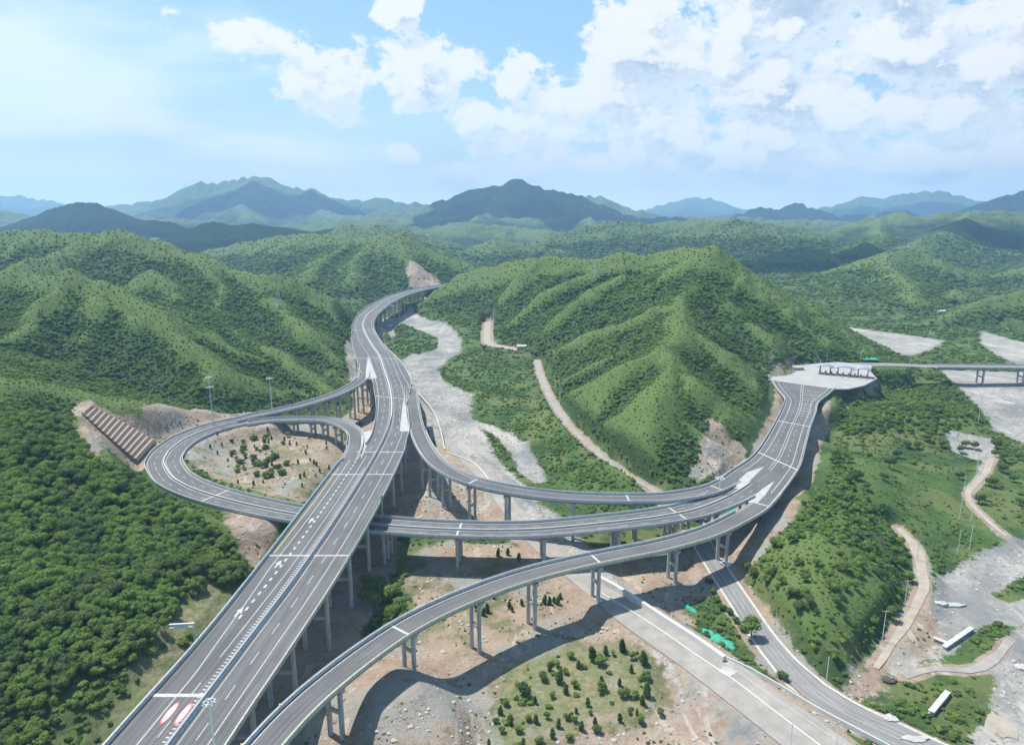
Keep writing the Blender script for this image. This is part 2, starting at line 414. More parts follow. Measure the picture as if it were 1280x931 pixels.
def spline(pts, step=4.0):
    """Catmull-Rom through points of any dimension, resampled at about this step"""
    P_ = [np.array(p, float) for p in pts]; P_ = [2 * P_[0] - P_[1]] + P_ + [2 * P_[-1] - P_[-2]]
    out = []
    for i in range(1, len(P_) - 2):
        a, b, c, d = P_[i - 1:i + 3]; n = max(1, int(np.hypot(*(c - b)[:2]) / step))
        for k in range(n):
            t = k / n
            out.append(0.5 * (2 * b + (c - a) * t + (2 * a - 5 * b + 4 * c - d) * t * t + (-a + 3 * b - 3 * c + d) * t ** 3))
    out.append(P_[-2])
    return np.array(out)


# ---- carriageways: (left x, left y, right x, right y, z), left and right as seen driving away from the camera end
def cw(lst): return [((x, y, z), w_) for x, y, z, w_ in lst]


MAIN = [(-109, 60, -78, 60), (-105, 105, -74, 105), (-101, 150, -70.5, 150), (-97, 190, -66.5, 190), (-95, 230, -63, 230), (-93.5, 280, -60.3, 280), (-92.2, 325, -59.3, 325),
        (-91, 348, -59.2, 348), (-84.5, 368, -59.6, 368), (-83, 384, -61, 384), (-84.6, 404, -62, 402), (-89, 436, -67, 432),
        (-95, 466, -72, 456), (-103, 500, -74.5, 492), (-110.5, 530, -79, 528), (-126, 558, -87, 560), (-135, 592, -95, 587), (-146, 630, -109, 626), (-157, 672, -125, 668),
        (-172, 735, -147, 740), (-186, 800, -161, 802), (-195, 868, -169, 866), (-198, 930, -171, 930), (-197, 990, -170, 990), (-188, 1075, -161, 1070), (-166, 1150, -142, 1137), (-138, 1204, -116, 1188), (-112, 1242, -90, 1226)]
MAIN = [(*p, 26.0 if p[1] < 900 else 26.0 + (p[1] - 900) * 0.004) for p in MAIN]


def from_center(c):
    """centre line of (x, y, z, width) to paired edges"""
    S_ = spline(c, 12.0); out = []
    for i, p in enumerate(S_):
        a = S_[max(0, i - 1)]; b = S_[min(len(S_) - 1, i + 1)]
        d = (b - a)[:2]; d /= np.hypot(*d) + 1e-9; n = np.array([-d[1], d[0]]) * p[3] / 2
        out.append((p[0] + n[0], p[1] + n[1], p[0] - n[0], p[1] - n[1], p[2]))
    return out


A_C = [(-129, 588, 25.97, 9), (-123.5, 562, 25.97, 9.5), (-118.5, 536, 25.7, 9.5), (-122, 510, 24.8, 9.5), (-132, 488, 23.4, 9.5), (-147, 473, 21.6, 9.5), (-164, 463, 19.6, 9.5), (-178, 456, 18.2, 9.5), (-187, 449, 17.3, 9.5)]
E_C = [(-86.5, 346, 25.97, 9.5), (-88, 366, 25.97, 9.5), (-91, 384, 25.6, 9.5), (-96, 402, 24.9, 9.5), (-106, 418, 24, 9.5), (-119, 431, 22.8, 9.5), (-134, 438, 21.3, 9.5), (-150, 443, 19.6, 9.5), (-164, 445.5, 18.3, 9.5), (-176, 442, 17.3, 9.5)]
C_C = [(-181, 450, 17, 20), (-195.5, 433, 17, 20), (-203, 412, 17, 19.8), (-203, 392, 17, 19.6), (-196, 369, 17, 19.4), (-183, 350, 17, 19), (-165, 333.5, 17, 18.6), (-143, 320, 17, 18), (-121, 309.5, 17, 17.2), (-98, 300.5, 17, 16.6),
       (-62, 290.5, 17, 16), (-40, 286.5, 17.2, 15.6), (-18, 284, 17.5, 15.4), (10, 283.5, 18, 15.4), (40, 288, 18.7, 15.6), (66, 293.5, 19.3, 16), (84, 300, 19.7, 16.5), (100, 311, 19.9, 17.5), (112, 322, 19.97, 18.5), (122, 333, 19.97, 19)]
B_C = [(-75, 500, 25.97, 9.5), (-69.5, 466, 25.97, 9.8), (-63.5, 432, 25.9, 9.8), (-57, 401, 25.6, 9.8), (-49, 372, 25.1, 9.8), (-38, 346, 24.5, 9.8), (-20, 325, 23.8, 9.8), (11, 312, 22.8, 9.8), (41, 308.5, 22, 9.8), (76, 311.5, 21.2, 9.8), (97, 321, 20.6, 9.8), (112, 335, 20.1, 9.8), (124, 350, 19.97, 9.8), (134, 362, 19.97, 9.8)]
D_C = [(-74, 92, 26.2, 9.8), (-67.5, 122, 25.9, 9.8), (-61.5, 149, 25.2, 9.8), (-53, 172, 24.2, 9.8), (-36, 200, 23.3, 9.8), (-16, 220.5, 22.6, 9.8), (7.5, 238, 21.7, 9.8), (33.5, 251.5, 20.9, 9.8), (62, 263.5, 20.4, 9.8), (83, 275, 20.2, 9.8), (101, 289.5, 20.05, 9.8), (116, 304, 19.97, 9.8), (128, 320, 19.97, 9.8)]
F_E = [(106.5, 337, 120, 301, 20), (118, 350, 130, 315, 20), (132.5, 367, 143, 334, 20), (145, 386, 158, 358, 20), (159, 411, 175, 392, 20), (175, 441, 192.5, 427, 20), (190, 470, 209, 458, 20), (201, 495, 222, 484, 20), (206, 524, 238, 505, 20), (212, 551, 252, 524, 20)]

DECKS = {'main': MAIN, 'A': from_center(A_C), 'E': from_center(E_C), 'C': from_center(C_C), 'B': from_center(B_C), 'D': from_center(D_C), 'F': F_E}
DENSE = {k: spline(v, 3.0) for k, v in DECKS.items()}
CENTERS = {k: [((p[0] + p[2]) / 2, (p[1] + p[3]) / 2, p[4], math.hypot(p[0] - p[2], p[1] - p[3])) for p in v] for k, v in DENSE.items()}

# ---- ground bands seen in the photograph, as world polygons
RIVER = pxpoly([(499, 396), (512, 388), (530, 397), (560, 411), (577, 425), (575, 440), (558, 450), (548, 462), (553, 474), (566, 483), (590, 492), (588, 520), (603, 535), (612, 556),
                (625, 580), (650, 598), (672, 622), (690, 650), (660, 662), (640, 640), (622, 615), (596, 596), (560, 575), (535, 540), (524, 505), (505, 455), (490, 425), (478, 412), (484, 402)])
RIVER3 = pxpoly([(640, 600), (690, 640), (745, 690), (805, 742), (870, 800), (905, 872), (975, 940), (900, 950), (850, 868), (800, 815), (750, 770), (700, 715), (655, 668), (625, 640)])
RIVER2 = pxpoly([(588, 522), (612, 530), (640, 543), (660, 556), (668, 570), (678, 590), (682, 602), (668, 603), (650, 590), (638, 566), (625, 548), (600, 534)])
ISLAND = pxpoly([(492, 408), (505, 404), (520, 412), (526, 425), (520, 440), (505, 448), (497, 449)])
ISLAND2 = pxpoly([(524, 412), (548, 423), (546, 436), (530, 441), (520, 444)])
RIVR = pxpoly([(1420, 640), (1280, 672), (1230, 688), (1190, 712), (1165, 730), (1150, 745), (1140, 775), (1110, 800), (1075, 845), (1055, 880), (1090, 885), (1120, 862), (1150, 842), (1190, 828), (1225, 830), (1245, 845), (1240, 880), (1215, 931), (1215, 1000), (1500, 1000), (1500, 700)])
RIVU = pxpoly([(1175, 462), (1200, 485), (1225, 510), (1240, 540), (1300, 562), (1450, 580), (1450, 470), (1330, 466)])
GREENR = pxpoly([(1190, 822), (1215, 790), (1240, 775), (1268, 780), (1262, 805), (1235, 828), (1212, 834)])
GREENR2 = pxpoly([(1240, 742), (1262, 728), (1290, 715), (1300, 740), (1262, 752)])
FARG1 = pxpoly([(1056, 409), (1095, 414), (1150, 421), (1180, 426), (1165, 436), (1140, 444), (1108, 445), (1085, 434), (1066, 418)])
FARG2 = pxpoly([(1228, 414), (1250, 420), (1320, 440), (1320, 470), (1262, 452), (1240, 440), (1225, 428)])
BARE1 = pxpoly([(400, 870), (430, 828), (470, 800), (500, 770), (500, 735), (520, 690), (560, 680), (600, 682), (680, 688), (735, 700), (860, 690), (930, 640), (1000, 600), (1013, 590), (1018, 600), (985, 640), (960, 665), (945, 700), (920, 690), (890, 720),
                (900, 745), (880, 740), (860, 752), (870, 790), (905, 820), (960, 880), (1000, 935), (1000, 1040), (300, 1040), (340, 950)])
BARE2 = pxpoly([(480, 600), (505, 560), (560, 585), (600, 605), (660, 625), (680, 660), (600, 668), (500, 664), (470, 640)])
BARE3 = pxpoly([(228, 575), (250, 552), (300, 532), (350, 524), (420, 526), (436, 545), (428, 570), (400, 600), (376, 640), (330, 632), (262, 612), (236, 595)], 10)
BARE4 = pxpoly([(270, 640), (325, 645), (350, 655), (345, 680), (318, 712), (300, 700), (282, 668)], 8)
BARE5 = pxpoly([(180, 545), (215, 528), (300, 510), (345, 505), (345, 516), (300, 524), (250, 534), (205, 552), (185, 568)], 16)
LOWV = pxpoly([(548, 392), (585, 392), (615, 398), (640, 425), (664, 440), (672, 455), (680, 480), (700, 518), (745, 570), (800, 608), (850, 632), (900, 655), (700, 660), (600, 575), (560, 480)], 3)
GRASSP = pxpoly([(600, 931), (612, 860), (640, 822), (690, 805), (760, 798), (812, 808), (826, 850), (838, 880), (800, 905), (700, 920), (660, 960), (600, 1000)])
GRASSM = pxpoly([(440, 735), (470, 722), (515, 745), (520, 790), (480, 795), (440, 775)], 4)
GRASSQ = pxpoly([(500, 690), (620, 700), (680, 740), (690, 780), (620, 800), (560, 830), (530, 800), (500, 760)], 2)
ROCK = pxpoly([(868, 580), (880, 545), (888, 526), (905, 535), (930, 560), (930, 575), (905, 592), (870, 600)], 30)
FARCUT = pxpoly([(512, 352), (508, 340), (514, 328), (530, 338), (548, 350), (548, 358), (530, 360)], 30)
PINKR = pxpoly([(1135, 733), (1160, 738), (1172, 770), (1190, 800), (1170, 822), (1120, 838), (1092, 880), (1048, 890), (1066, 840), (1108, 800), (1132, 765)])
PALE5 = pxpoly([(1180, 550), (1240, 553), (1248, 572), (1225, 600), (1214, 608), (1228, 578), (1190, 566)])
YELL = pxpoly([(120, 931), (165, 850), (205, 790), (240, 740), (285, 705), (310, 720), (270, 780), (195, 868), (120, 960)], 8)

# roads lying on the ground: centre line with width
ASPH = [(*at(px, py, z), w_) for px, py, z, w_ in [(872, 668, 3, 8), (885, 692, 3, 8), (905, 722, 3, 8), (925, 752, 3, 8), (950, 790, 3, 8.2), (980, 828, 3, 8.5), (1015, 862, 3, 9.5), (1062, 893, 3, 11), (1108, 914, 3, 12), (1180, 948, 3, 12), (1260, 985, 3, 12)]]
CONS = [(*at(px, py, z), w_) for px, py, z, w_ in [(566, 560, 2, 7), (590, 582, 2, 8), (614, 603, 2, 9), (634, 630, 2.2, 10), (655, 655, 2.6, 11), (690, 690, 3, 12), (740, 728, 3.4, 14), (800, 772, 3.8, 17), (865, 815, 4, 18), (930, 862, 4, 18), (1000, 915, 4, 18), (1060, 960, 4, 18), (1130, 1010, 4, 18)]]
PATH1 = [(*at(px, py, z), w_) for px, py, z, w_ in [(671, 450, 3, 6), (676, 470, 3, 5.5), (690, 500, 3, 5), (710, 530, 3, 4.4), (745, 565, 3, 4), (785, 595, 3, 3.6), (815, 612, 3, 3.6), (850, 650, 3, 3.6)]]
PATH2 = [(*at(px, py, z), w_) for px, py, z, w_ in [(1122, 660, 2, 2.5), (1138, 675, 2, 4), (1150, 698, 2, 4.6), (1154, 722, 1.5, 4), (1151, 745, 1, 3.4), (1138, 770, 1, 3), (1118, 800, 1, 2.6), (1095, 835, 1, 2.2)]]
PATH3 = [(*at(px, py, z), w_) for px, py, z, w_ in [(1262, 800, .5, 3.6), (1240, 825, .5, 3.6), (1210, 838, .5, 3.4), (1170, 835, .5, 3.2), (1130, 845, .5, 3)]]
PATH4 = [(*at(px, py, z), w_) for px, py, z, w_ in [(610, 402, 3, 8), (609, 420, 3, 8), (612, 430, 3, 9), (630, 434, 3, 12), (650, 438, 3, 6)]]
PATH5 = [(*at(px, py, z), w_) for px, py, z, w_ in [(1240, 572, 2, 3.5), (1232, 590, 2, 3.5), (1222, 603, 2, 3), (1210, 616, 2, 3), (1218, 634, 2, 2.5), (1240, 655, 2, 2), (1258, 670, 2, 2)]]
RBR = [(262, 590, 19.9, 20), (284, 605, 19.5, 20), (315, 617, 18.6, 16), (350, 622, 17.5, 13), (385, 620, 16.5, 12)]
KERBDROP = []

PLAZA = [(212, 552), (219, 568), (240, 592), (262, 612), (300, 622), (322, 606), (310, 585), (302, 558), (280, 535), (262, 524), (251, 524)]


STL = [(*at(102 + 70 * k, 515 + 62 * k ** .93, 46 - 28 * k),) for k in [i / 14 for i in range(15)]]
STU = [(*at(112 + 83 * k, 508 + 44 * k ** 1.1, 46 - 28 * k),) for k in [i / 14 for i in range(15)]]
STP = [tuple((a_ + b_) / 2 for a_, b_ in zip(p, q)) for p, q in zip(STL, STU)]


def height(X, Y, detail=True):
    X = np.asarray(X, float); Y = np.asarray(Y, float)
    R = np.hypot(X, Y)
    wx = fbm(X, Y, 60, 4, 5) * 11 + fbm(X, Y, 300, 2, 8) * 30 * np.clip((R - 500) / 1500, 0, 1)
    wy = fbm(X + 900, Y - 400, 60, 4, 6) * 11 + fbm(X - 700, Y, 300, 2, 9) * 30 * np.clip((R - 500) / 1500, 0, 1)
    wk = np.clip((R - 250) / 300, 0.15, 1)
    XX, YY = X + wx * wk, Y + wy * wk
    base = fbm(X, Y, 120, 3, 20) * 1.6 * np.clip((R - 150) / 300, .3, 1)
    base += np.clip((R - 1500) / 2500, 0, 1) * (2 + 30 * ridged(X, Y, 1100, 5, 33) ** 1.6)
    Z = base.copy(); K = 5.0
    gn = {}
    for ri, (pts, s, ga, gs) in enumerate(RIDGES):
        zmax = max(p[2] for p in pts); sp_ = spurs(pts, gs * .95, ri)
        allp = list(pts) + [p for q, _ in sp_ for p in q]; reach = 60 + gs
        xs = [p[0] for p in allp]; ys = [p[1] for p in allp]
        m0 = (X > min(xs) - reach) & (X < max(xs) + reach) & (Y > min(ys) - reach) & (Y < max(ys) + reach)
        if not m0.any(): continue
        x0, y0 = XX[m0], YY[m0]
        if gs not in gn: gn[gs] = ridged(XX, YY, gs * .8, 4, 50 + int(gs), .45)
        g0 = gn[gs][m0]; acc = np.full(x0.shape, -1e9)
        for pl, lv in [(pts, 0)] + sp_:
            zt = max(p[2] for p in pl); sl = s * (1.35, 1.5, 1.65)[lv]; rch = (zt + 10) / (sl * .7)
            px0 = [p[0] for p in pl]; py0 = [p[1] for p in pl]
            m1 = np.nonzero((x0 > min(px0) - rch) & (x0 < max(px0) + rch) & (y0 > min(py0) - rch) & (y0 < max(py0) + rch))[0]
            if not len(m1): continue
            x, y, g = x0[m1], y0[m1], g0[m1]; best = np.full(x.shape, -1e9); along = float(len(pl) * 37.7)
            for a, b in zip(pl[:-1], pl[1:]):
                d, t = seg_dist(x, y, a, b); Ls = math.hypot(b[0] - a[0], b[1] - a[1]); sa = (along + t * Ls) / gs; along += Ls
                zr = a[2] + (b[2] - a[2]) * t
                if lv == 0 and zt > 60: zr = zr + gs * (.05 * vnoise(sa * 2.1, sa * 0, 7) + (.05 * vnoise(sa * 6.3, sa * 0, 8) if gs > 200 else 0))
                rn = (36, 7, 3)[lv]; dd = np.sqrt(d * d + rn) - rn ** .5
                best = np.maximum(best, zr - sl * dd * (1 - .30 * (1 - np.exp(-dd / (gs * .8)))) + (g - .55) * np.minimum(dd * sl * ga * .9, ga * gs * .35))
            acc[m1] = np.maximum(acc[m1], best)
        k = K * .5 * (1 + np.clip(R[m0] - 1200, 0, 6000) / 1500)
        zz = Z[m0]; mx = np.maximum(zz, acc); dlt = np.abs(zz - acc)
        Z[m0] = mx + np.where(dlt < k, (k - dlt) ** 2 / (4 * k), 0)
    # fine relief
    amp = np.clip((Z - 6) / 40, 0, 1)
    Z += fbm(X, Y, 26, 4, 70) * 2.6 * amp + ridged(X, Y, 22, 2, 75) * 1.2 * amp
    Z += fbm(X, Y, 7, 3, 77) * 0.35
    # local mounds: x, y, rx, ry, height
    def mound(px, py, z, rx, ry, h, pw=2.0, rot=0.0):
        nonlocal Z
        c = at(px, py, z); dx, dy = X - c[0], Y - c[1]
        ca, sa = math.cos(rot), math.sin(rot)
        q = ((dx * ca + dy * sa) / rx) ** 2 + ((-dx * sa + dy * ca) / ry) ** 2
        Z = np.maximum(Z, 0) + h * np.exp(-q ** (pw / 2))
    mound(520, 905, 8, 17, 26, 10, 3.4, .3)
    mound(455, 860, 8, 20, 24, 7, 3)
    mound(330, 575, 10, 46, 44, 7, 3.5)
    mound(185, 800, 8, 34, 50, 7, 2.5, .25)
    mound(300, 660, 8, 22, 26, 8, 2.5)
    mound(1010, 665, 12, 30, 44, 15, 3.0, -.25)
    mound(1040, 740, 8, 30, 30, 10, 2.6)
    mound(1000, 780, 6, 22, 22, 8, 2.6)
    mound(1140, 520, 8, 60, 40, 13, 2.6, .3)
    mound(1050, 590, 8, 34, 46, 10, 2.6, -.3)
    mound(1075, 640, 8, 26, 34, 8, 2.4, -.3)
    mound(1090, 600, 4, 60, 50, 4, 2.6)
    mound(640, 700, 2, 45, 18, 3, 2.5)
    mound(520, 640, 4, 22, 30, 5, 2.5)
    mound(820, 730, 3, 16, 10, 4, 2.5, .5)
    mound(975, 620, 14, 12, 26, 10, 2.6, -.6)

    def flat(poly, z, soft):
        nonlocal Z
        k = smooth(soft_poly(X, Y, poly, soft)); Z = Z * (1 - k) + z * k
    for p in (RIVER, RIVER2): flat(p, -0.6, 14)
    flat(RIVR, -0.8, 12); flat(RIVU, -0.8, 16); flat(FARG1, 0, 30); flat(FARG2, 0, 30)
    for p in (ISLAND, ISLAND2): flat(p, 0.6, 8)
    flat(GRASSP, 0.8, 8)

    def corridor(pts, half, blend, dz, seg=None, cut_only=False, fill_only=False):
        nonlocal Z
        d, z = poly_dist(X, Y, pts, half + blend)
        k = smooth(np.clip(1 - (d - half) / blend, 0, 1))
        tgt = z + dz
        nz = Z * (1 - k) + tgt * k
        if cut_only: nz = np.minimum(Z, nz)
        if fill_only: nz = np.maximum(Z, nz)
        Z = np.where(d < half + blend, nz, Z)
    def sub(name, f): return [p[:3] for p in CENTERS[name] if f(p)]
    # keep every bridge clear of the hills
    corridor(sub('main', lambda p: p[1] < 340), 18, 16, -13, cut_only=True)
    corridor(sub('main', lambda p: 330 < p[1] < 620), 20, 25, -20, cut_only=True)
    corridor(sub('main', lambda p: 600 < p[1] < 900), 17, 16, -12, cut_only=True)
    corridor(sub('main', lambda p: 860 < p[1] < 1175), 18, 25, -16, cut_only=True)
    corridor(sub('B', lambda p: True), 8, 14, -15, cut_only=True)
    corridor(sub('D', lambda p: p[0] < 95), 8, 12, -11, cut_only=True)
    corridor(sub('C', lambda p: -80 < p[0] < 95), 9, 12, -11, cut_only=True)
    corridor(sub('A', lambda p: True), 7, 16, -4, cut_only=True)
    corridor(sub('A', lambda p: p[0] > -160), 8, 10, -12, cut_only=True)
    corridor(sub('E', lambda p: p[0] > -140), 8, 10, -9, cut_only=True)
    k = smooth(soft_poly(X, Y, LOWV, 45)); Z = np.where(k > 0, Z + (np.minimum(Z, 3 + .08 * Z) - Z) * k, Z)
    k = smooth(soft_poly(X, Y, BARE3, 16)); Z = Z * (1 - k) + (11.5 + .8 * fbm(X, Y, 18, 3, 44)) * k
    # the loop stands on the ground
    corridor(sub('C', lambda p: p[0] < -118), 13, 16, -0.55)
    corridor(sub('A', lambda p: p[0] < -172), 7, 10, -0.6)
    corridor(sub('E', lambda p: p[0] < -158), 6, 8, -0.6)
    corridor(sub('F', lambda p: p[1] < 520), 13, 14, -7, cut_only=True)
    corridor(sub('F', lambda p: p[1] > 500), 22, 12, -2.5)
    corridor(sub('F', lambda p: 380 < p[1] < 500), 6, 12, -8)
    k = smooth(soft_poly(X, Y, PLAZA, 14)); Z = Z * (1 - k) + 19.3 * k
    corridor([p[:3] for p in RBR[:4]], 11, 12, -0.6)
    for rd, dz in ((ASPH, -.15), (CONS, -.15), (PATH1, -.12), (PATH2, -.12), (PATH3, -.1), (PATH4, -.12), (PATH5, -.1)):
        rs = spline(rd, 6); corridor([tuple(p[:3]) for p in rs], max(p[3] for p in rd) / 2 + 1.0, 7, dz)
    d, z = poly_dist(X, Y, STP, 34); kk = smooth(np.clip((34 - d) / 22, 0, 1)); Z = np.where(d < 34, Z * (1 - kk) + (z - 1.6) * kk, Z)
    # the far abutment
    corridor(sub('main', lambda p: p[1] > 1196), 16, 30, -1.0)
    return Z


def build_terrain():
    ang = np.concatenate([np.linspace(-2.2, -0.80, 60, endpoint=False), np.arange(-0.80, 0.80, 0.0020), np.linspace(0.80, 2.2, 60)])
    rr = 55 * np.exp(np.arange(0, math.log(14000 / 55), 0.0052))
    A, R = np.meshgrid(ang, rr)
    X = np.sin(A) * R; Y = np.cos(A) * R
    sh = X.shape
    Z = height(X.ravel(), Y.ravel()).reshape(sh)
    # slope sharpness: how far a point stands above its surroundings
    def blur(a, k):
        for ax in (0, 1):
            c = np.cumsum(np.concatenate([np.repeat(np.take(a, [0], ax), k, ax), a, np.repeat(np.take(a, [-1], ax), k, ax)], ax), ax)
            n = a.shape[ax]; a = (np.take(c, range(2 * k, n + 2 * k), ax) - np.take(c, range(0, n), ax)) / (2 * k)
        return a
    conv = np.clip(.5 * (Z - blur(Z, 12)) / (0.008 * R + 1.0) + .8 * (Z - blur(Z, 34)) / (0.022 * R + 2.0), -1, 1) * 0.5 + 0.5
    x, y = X.ravel(), Y.ravel()
    global G_ANG, G_RR, G_Z
    G_ANG, G_RR, G_Z = ang, rr, Z
    rp = lambda l: [drop(*p, 30) for p in l]
    ROCKD = rp([(864, 590), (880, 545), (888, 524), (905, 533), (932, 558), (934, 575), (912, 595), (870, 604)]); FARCUTD = rp([(512, 356), (507, 338), (513, 326), (532, 338), (549, 348), (549, 360), (530, 362)])
    # masks
    soil = np.zeros_like(x); grav = np.zeros_like(x); yell = np.zeros_like(x)
    for p, sft in ((BARE1, 8), (BARE2, 8), (BARE3, 6), (BARE4, 6), (BARE5, 6), (ROCKD, 6), (FARCUTD, 14), (rp([(92, 508), (112, 502), (140, 515), (200, 535), (205, 560), (180, 590), (150, 575), (120, 555), (128, 580), (100, 560)]), 6), (PINKR, 8)): soil = np.maximum(soil, soft_poly(x, y, p, sft))
    for p, sft, q in ((GRASSP, 8, .62), (GRASSM, 6, .85), (BARE3, 8, .42), (BARE1, 30, .12)): soil *= 1 - soft_poly(x, y, p, sft) * q
    soil *= 1 - soft_poly(x, y, GRASSQ, 10) * .35
    for nme in ('A', 'E'): 
        d, z = poly_dist(x, y, [p[:3] for p in CENTERS[nme]], 20); soil = np.maximum(soil, np.clip(1.6 - d / 9, 0, 1))
    d, z = poly_dist(x, y, [p[:3] for p in CENTERS['F']], 50); soil = np.maximum(soil, np.clip(3.2 - d / 7, 0, 1))
    d, z = poly_dist(x, y, [p[:3] for p in CENTERS['D'] if p[0] > 40], 50); soil = np.maximum(soil, np.clip(2.6 - d / 7, 0, 1))
    d, z = poly_dist(x, y, [p[:3] for p in CENTERS['main'] if p[1] < 620], 50); soil = np.maximum(soil, np.clip(2.6 - d / 11, 0, 1) * (x > -96 - (y > 350) * 20))
    for p, sft in ((RIVER, 9), (RIVER2, 6), (RIVER3, 10), (PALE5, 3), (RIVR, 6), (RIVU, 10), (FARG1, 14), (FARG2, 14)): grav = np.maximum(grav, soft_poly(x, y, p, sft))
    d, z = poly_dist(x, y, [p[:3] for p in CENTERS['main'] if 600 < p[1] < 1000], 60); grav = np.maximum(grav, np.clip(2.4 - d / 12, 0, 1) * (x > -190) * .8)
    for p, sft in ((ISLAND, 5), (ISLAND2, 4), (GREENR, 4), (GREENR2, 4)): grav *= 1 - soft_poly(x, y, p, sft)
    k = soft_poly(x, y, PLAZA, 26); soil = np.maximum(soil, k)
    for rd, q in ((PATH1, 3), (PATH2, 3), (PATH3, 3), (PATH4, 4), (PATH5, 3), (ASPH, 5), (CONS, 6)):
        rs = spline(rd, 6); d, z = poly_dist(x, y, [tuple(p[:3]) for p in rs], 40); soil = np.maximum(soil, np.clip(1.0 - (d - max(p[3] for p in rd) / 2) / q, 0, 1))
    yell = np.maximum(yell, soft_poly(x, y, YELL, 10))
    yell = np.maximum(yell, soft_poly(x, y, GRASSP, 6) * .8); yell = np.maximum(yell, soft_poly(x, y, BARE3, 6) * .7); yell = np.maximum(yell, soft_poly(x, y, GRASSQ, 6) * .5)
    grav[soil > .8] *= .6; grav *= 1 - .8 * soft_poly(x, y, PINKR, 8)
    nr, nc = sh
    idx = np.arange(nr * nc).reshape(sh)
    F_ = np.stack([idx[:-1, :-1], idx[:-1, 1:], idx[1:, 1:], idx[1:, :-1]], -1).reshape(-1, 4)
    fg = grav[F_].mean(1) > .5
    fx, fy, fz = x[F_].mean(1), y[F_].mean(1), Z.ravel()[F_].mean(1)
    hill = (fz > 9) | (np.hypot(fx, fy) > 1400)
    parts = {'riverbed': fg, 'hills': hill & ~fg, 'ground': ~hill & ~fg}
    co = np.stack([x, y, Z.ravel()], 1)
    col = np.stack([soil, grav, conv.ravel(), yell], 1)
    ob = {}
    for nm, msk in parts.items():
        f = F_[msk]; u, inv = np.unique(f, return_inverse=True); f = inv.reshape(-1, 4)
        me = bpy.data.meshes.new(nm)
        me.vertices.add(len(u)); me.vertices.foreach_set('co', co[u].astype(np.float32).ravel())
        me.loops.add(f.size); me.loops.foreach_set('vertex_index', f.astype(np.int32).ravel())
        me.polygons.add(len(f)); me.polygons.foreach_set('loop_start', np.arange(0, f.size, 4, dtype=np.int32))
        me.polygons.foreach_set('loop_total', np.full(len(f), 4, np.int32))
        me.polygons.foreach_set('use_smooth', np.ones(len(f), bool))
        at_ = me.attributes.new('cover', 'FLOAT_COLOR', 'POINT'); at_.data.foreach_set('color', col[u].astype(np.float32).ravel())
        me.update(calc_edges=True); me.validate()
        o = bpy.data.objects.new(nm, me); COL.objects.link(o); tag(o, kind='structure')
        ob[nm] = o
    ob['_grid'] = (ang, rr, Z, conv, soil.reshape(sh), grav.reshape(sh), yell.reshape(sh))
    return ob


# ------------------------------------------------------------------ materials
def mat(name):
    m_ = bpy.data.materials.new(name); m_.use_nodes = True; n = NT(m_.node_tree)
    return m_, n, n.n['Principled BSDF']


def simple(name, colr, rough=.8, var=.12, scale=.4, spec=.3, metal=0.0, bump=0.0, streak=0.0):
    m_, n, b = mat(name); tcn = n.new('ShaderNodeNewGeometry')
    f = n.noise(tcn.outputs['Position'], scale, 5, .6)
    c = n.mix(f, tuple(max(0, k * (1 - var * 2)) for k in colr), tuple(min(1, k * (1 + var * 2)) for k in colr))
    if streak: c = n.mix(n.ramp(n.noise(n.v('MULTIPLY', tcn.outputs['Position'], (1.1, 1.1, .12)), 1.0, 4, .7), .48, .68, 0, streak), c, tuple(k * .55 for k in colr))
    n.l.new(c, b.inputs['Base Color']); b.inputs['Roughness'].default_value = rough
    b.inputs['Specular IOR Level'].default_value = spec; b.inputs['Metallic'].default_value = metal
    if bump:
        bp = n.new('ShaderNodeBump'); bp.inputs['Strength'].default_value = bump; bp.inputs['Distance'].default_value = .3
        n.l.new(n.noise(tcn.outputs['Position'], scale * 8, 4, .6), bp.inputs['Height']); n.l.new(bp.outputs[0], b.inputs['Normal'])
    return m_


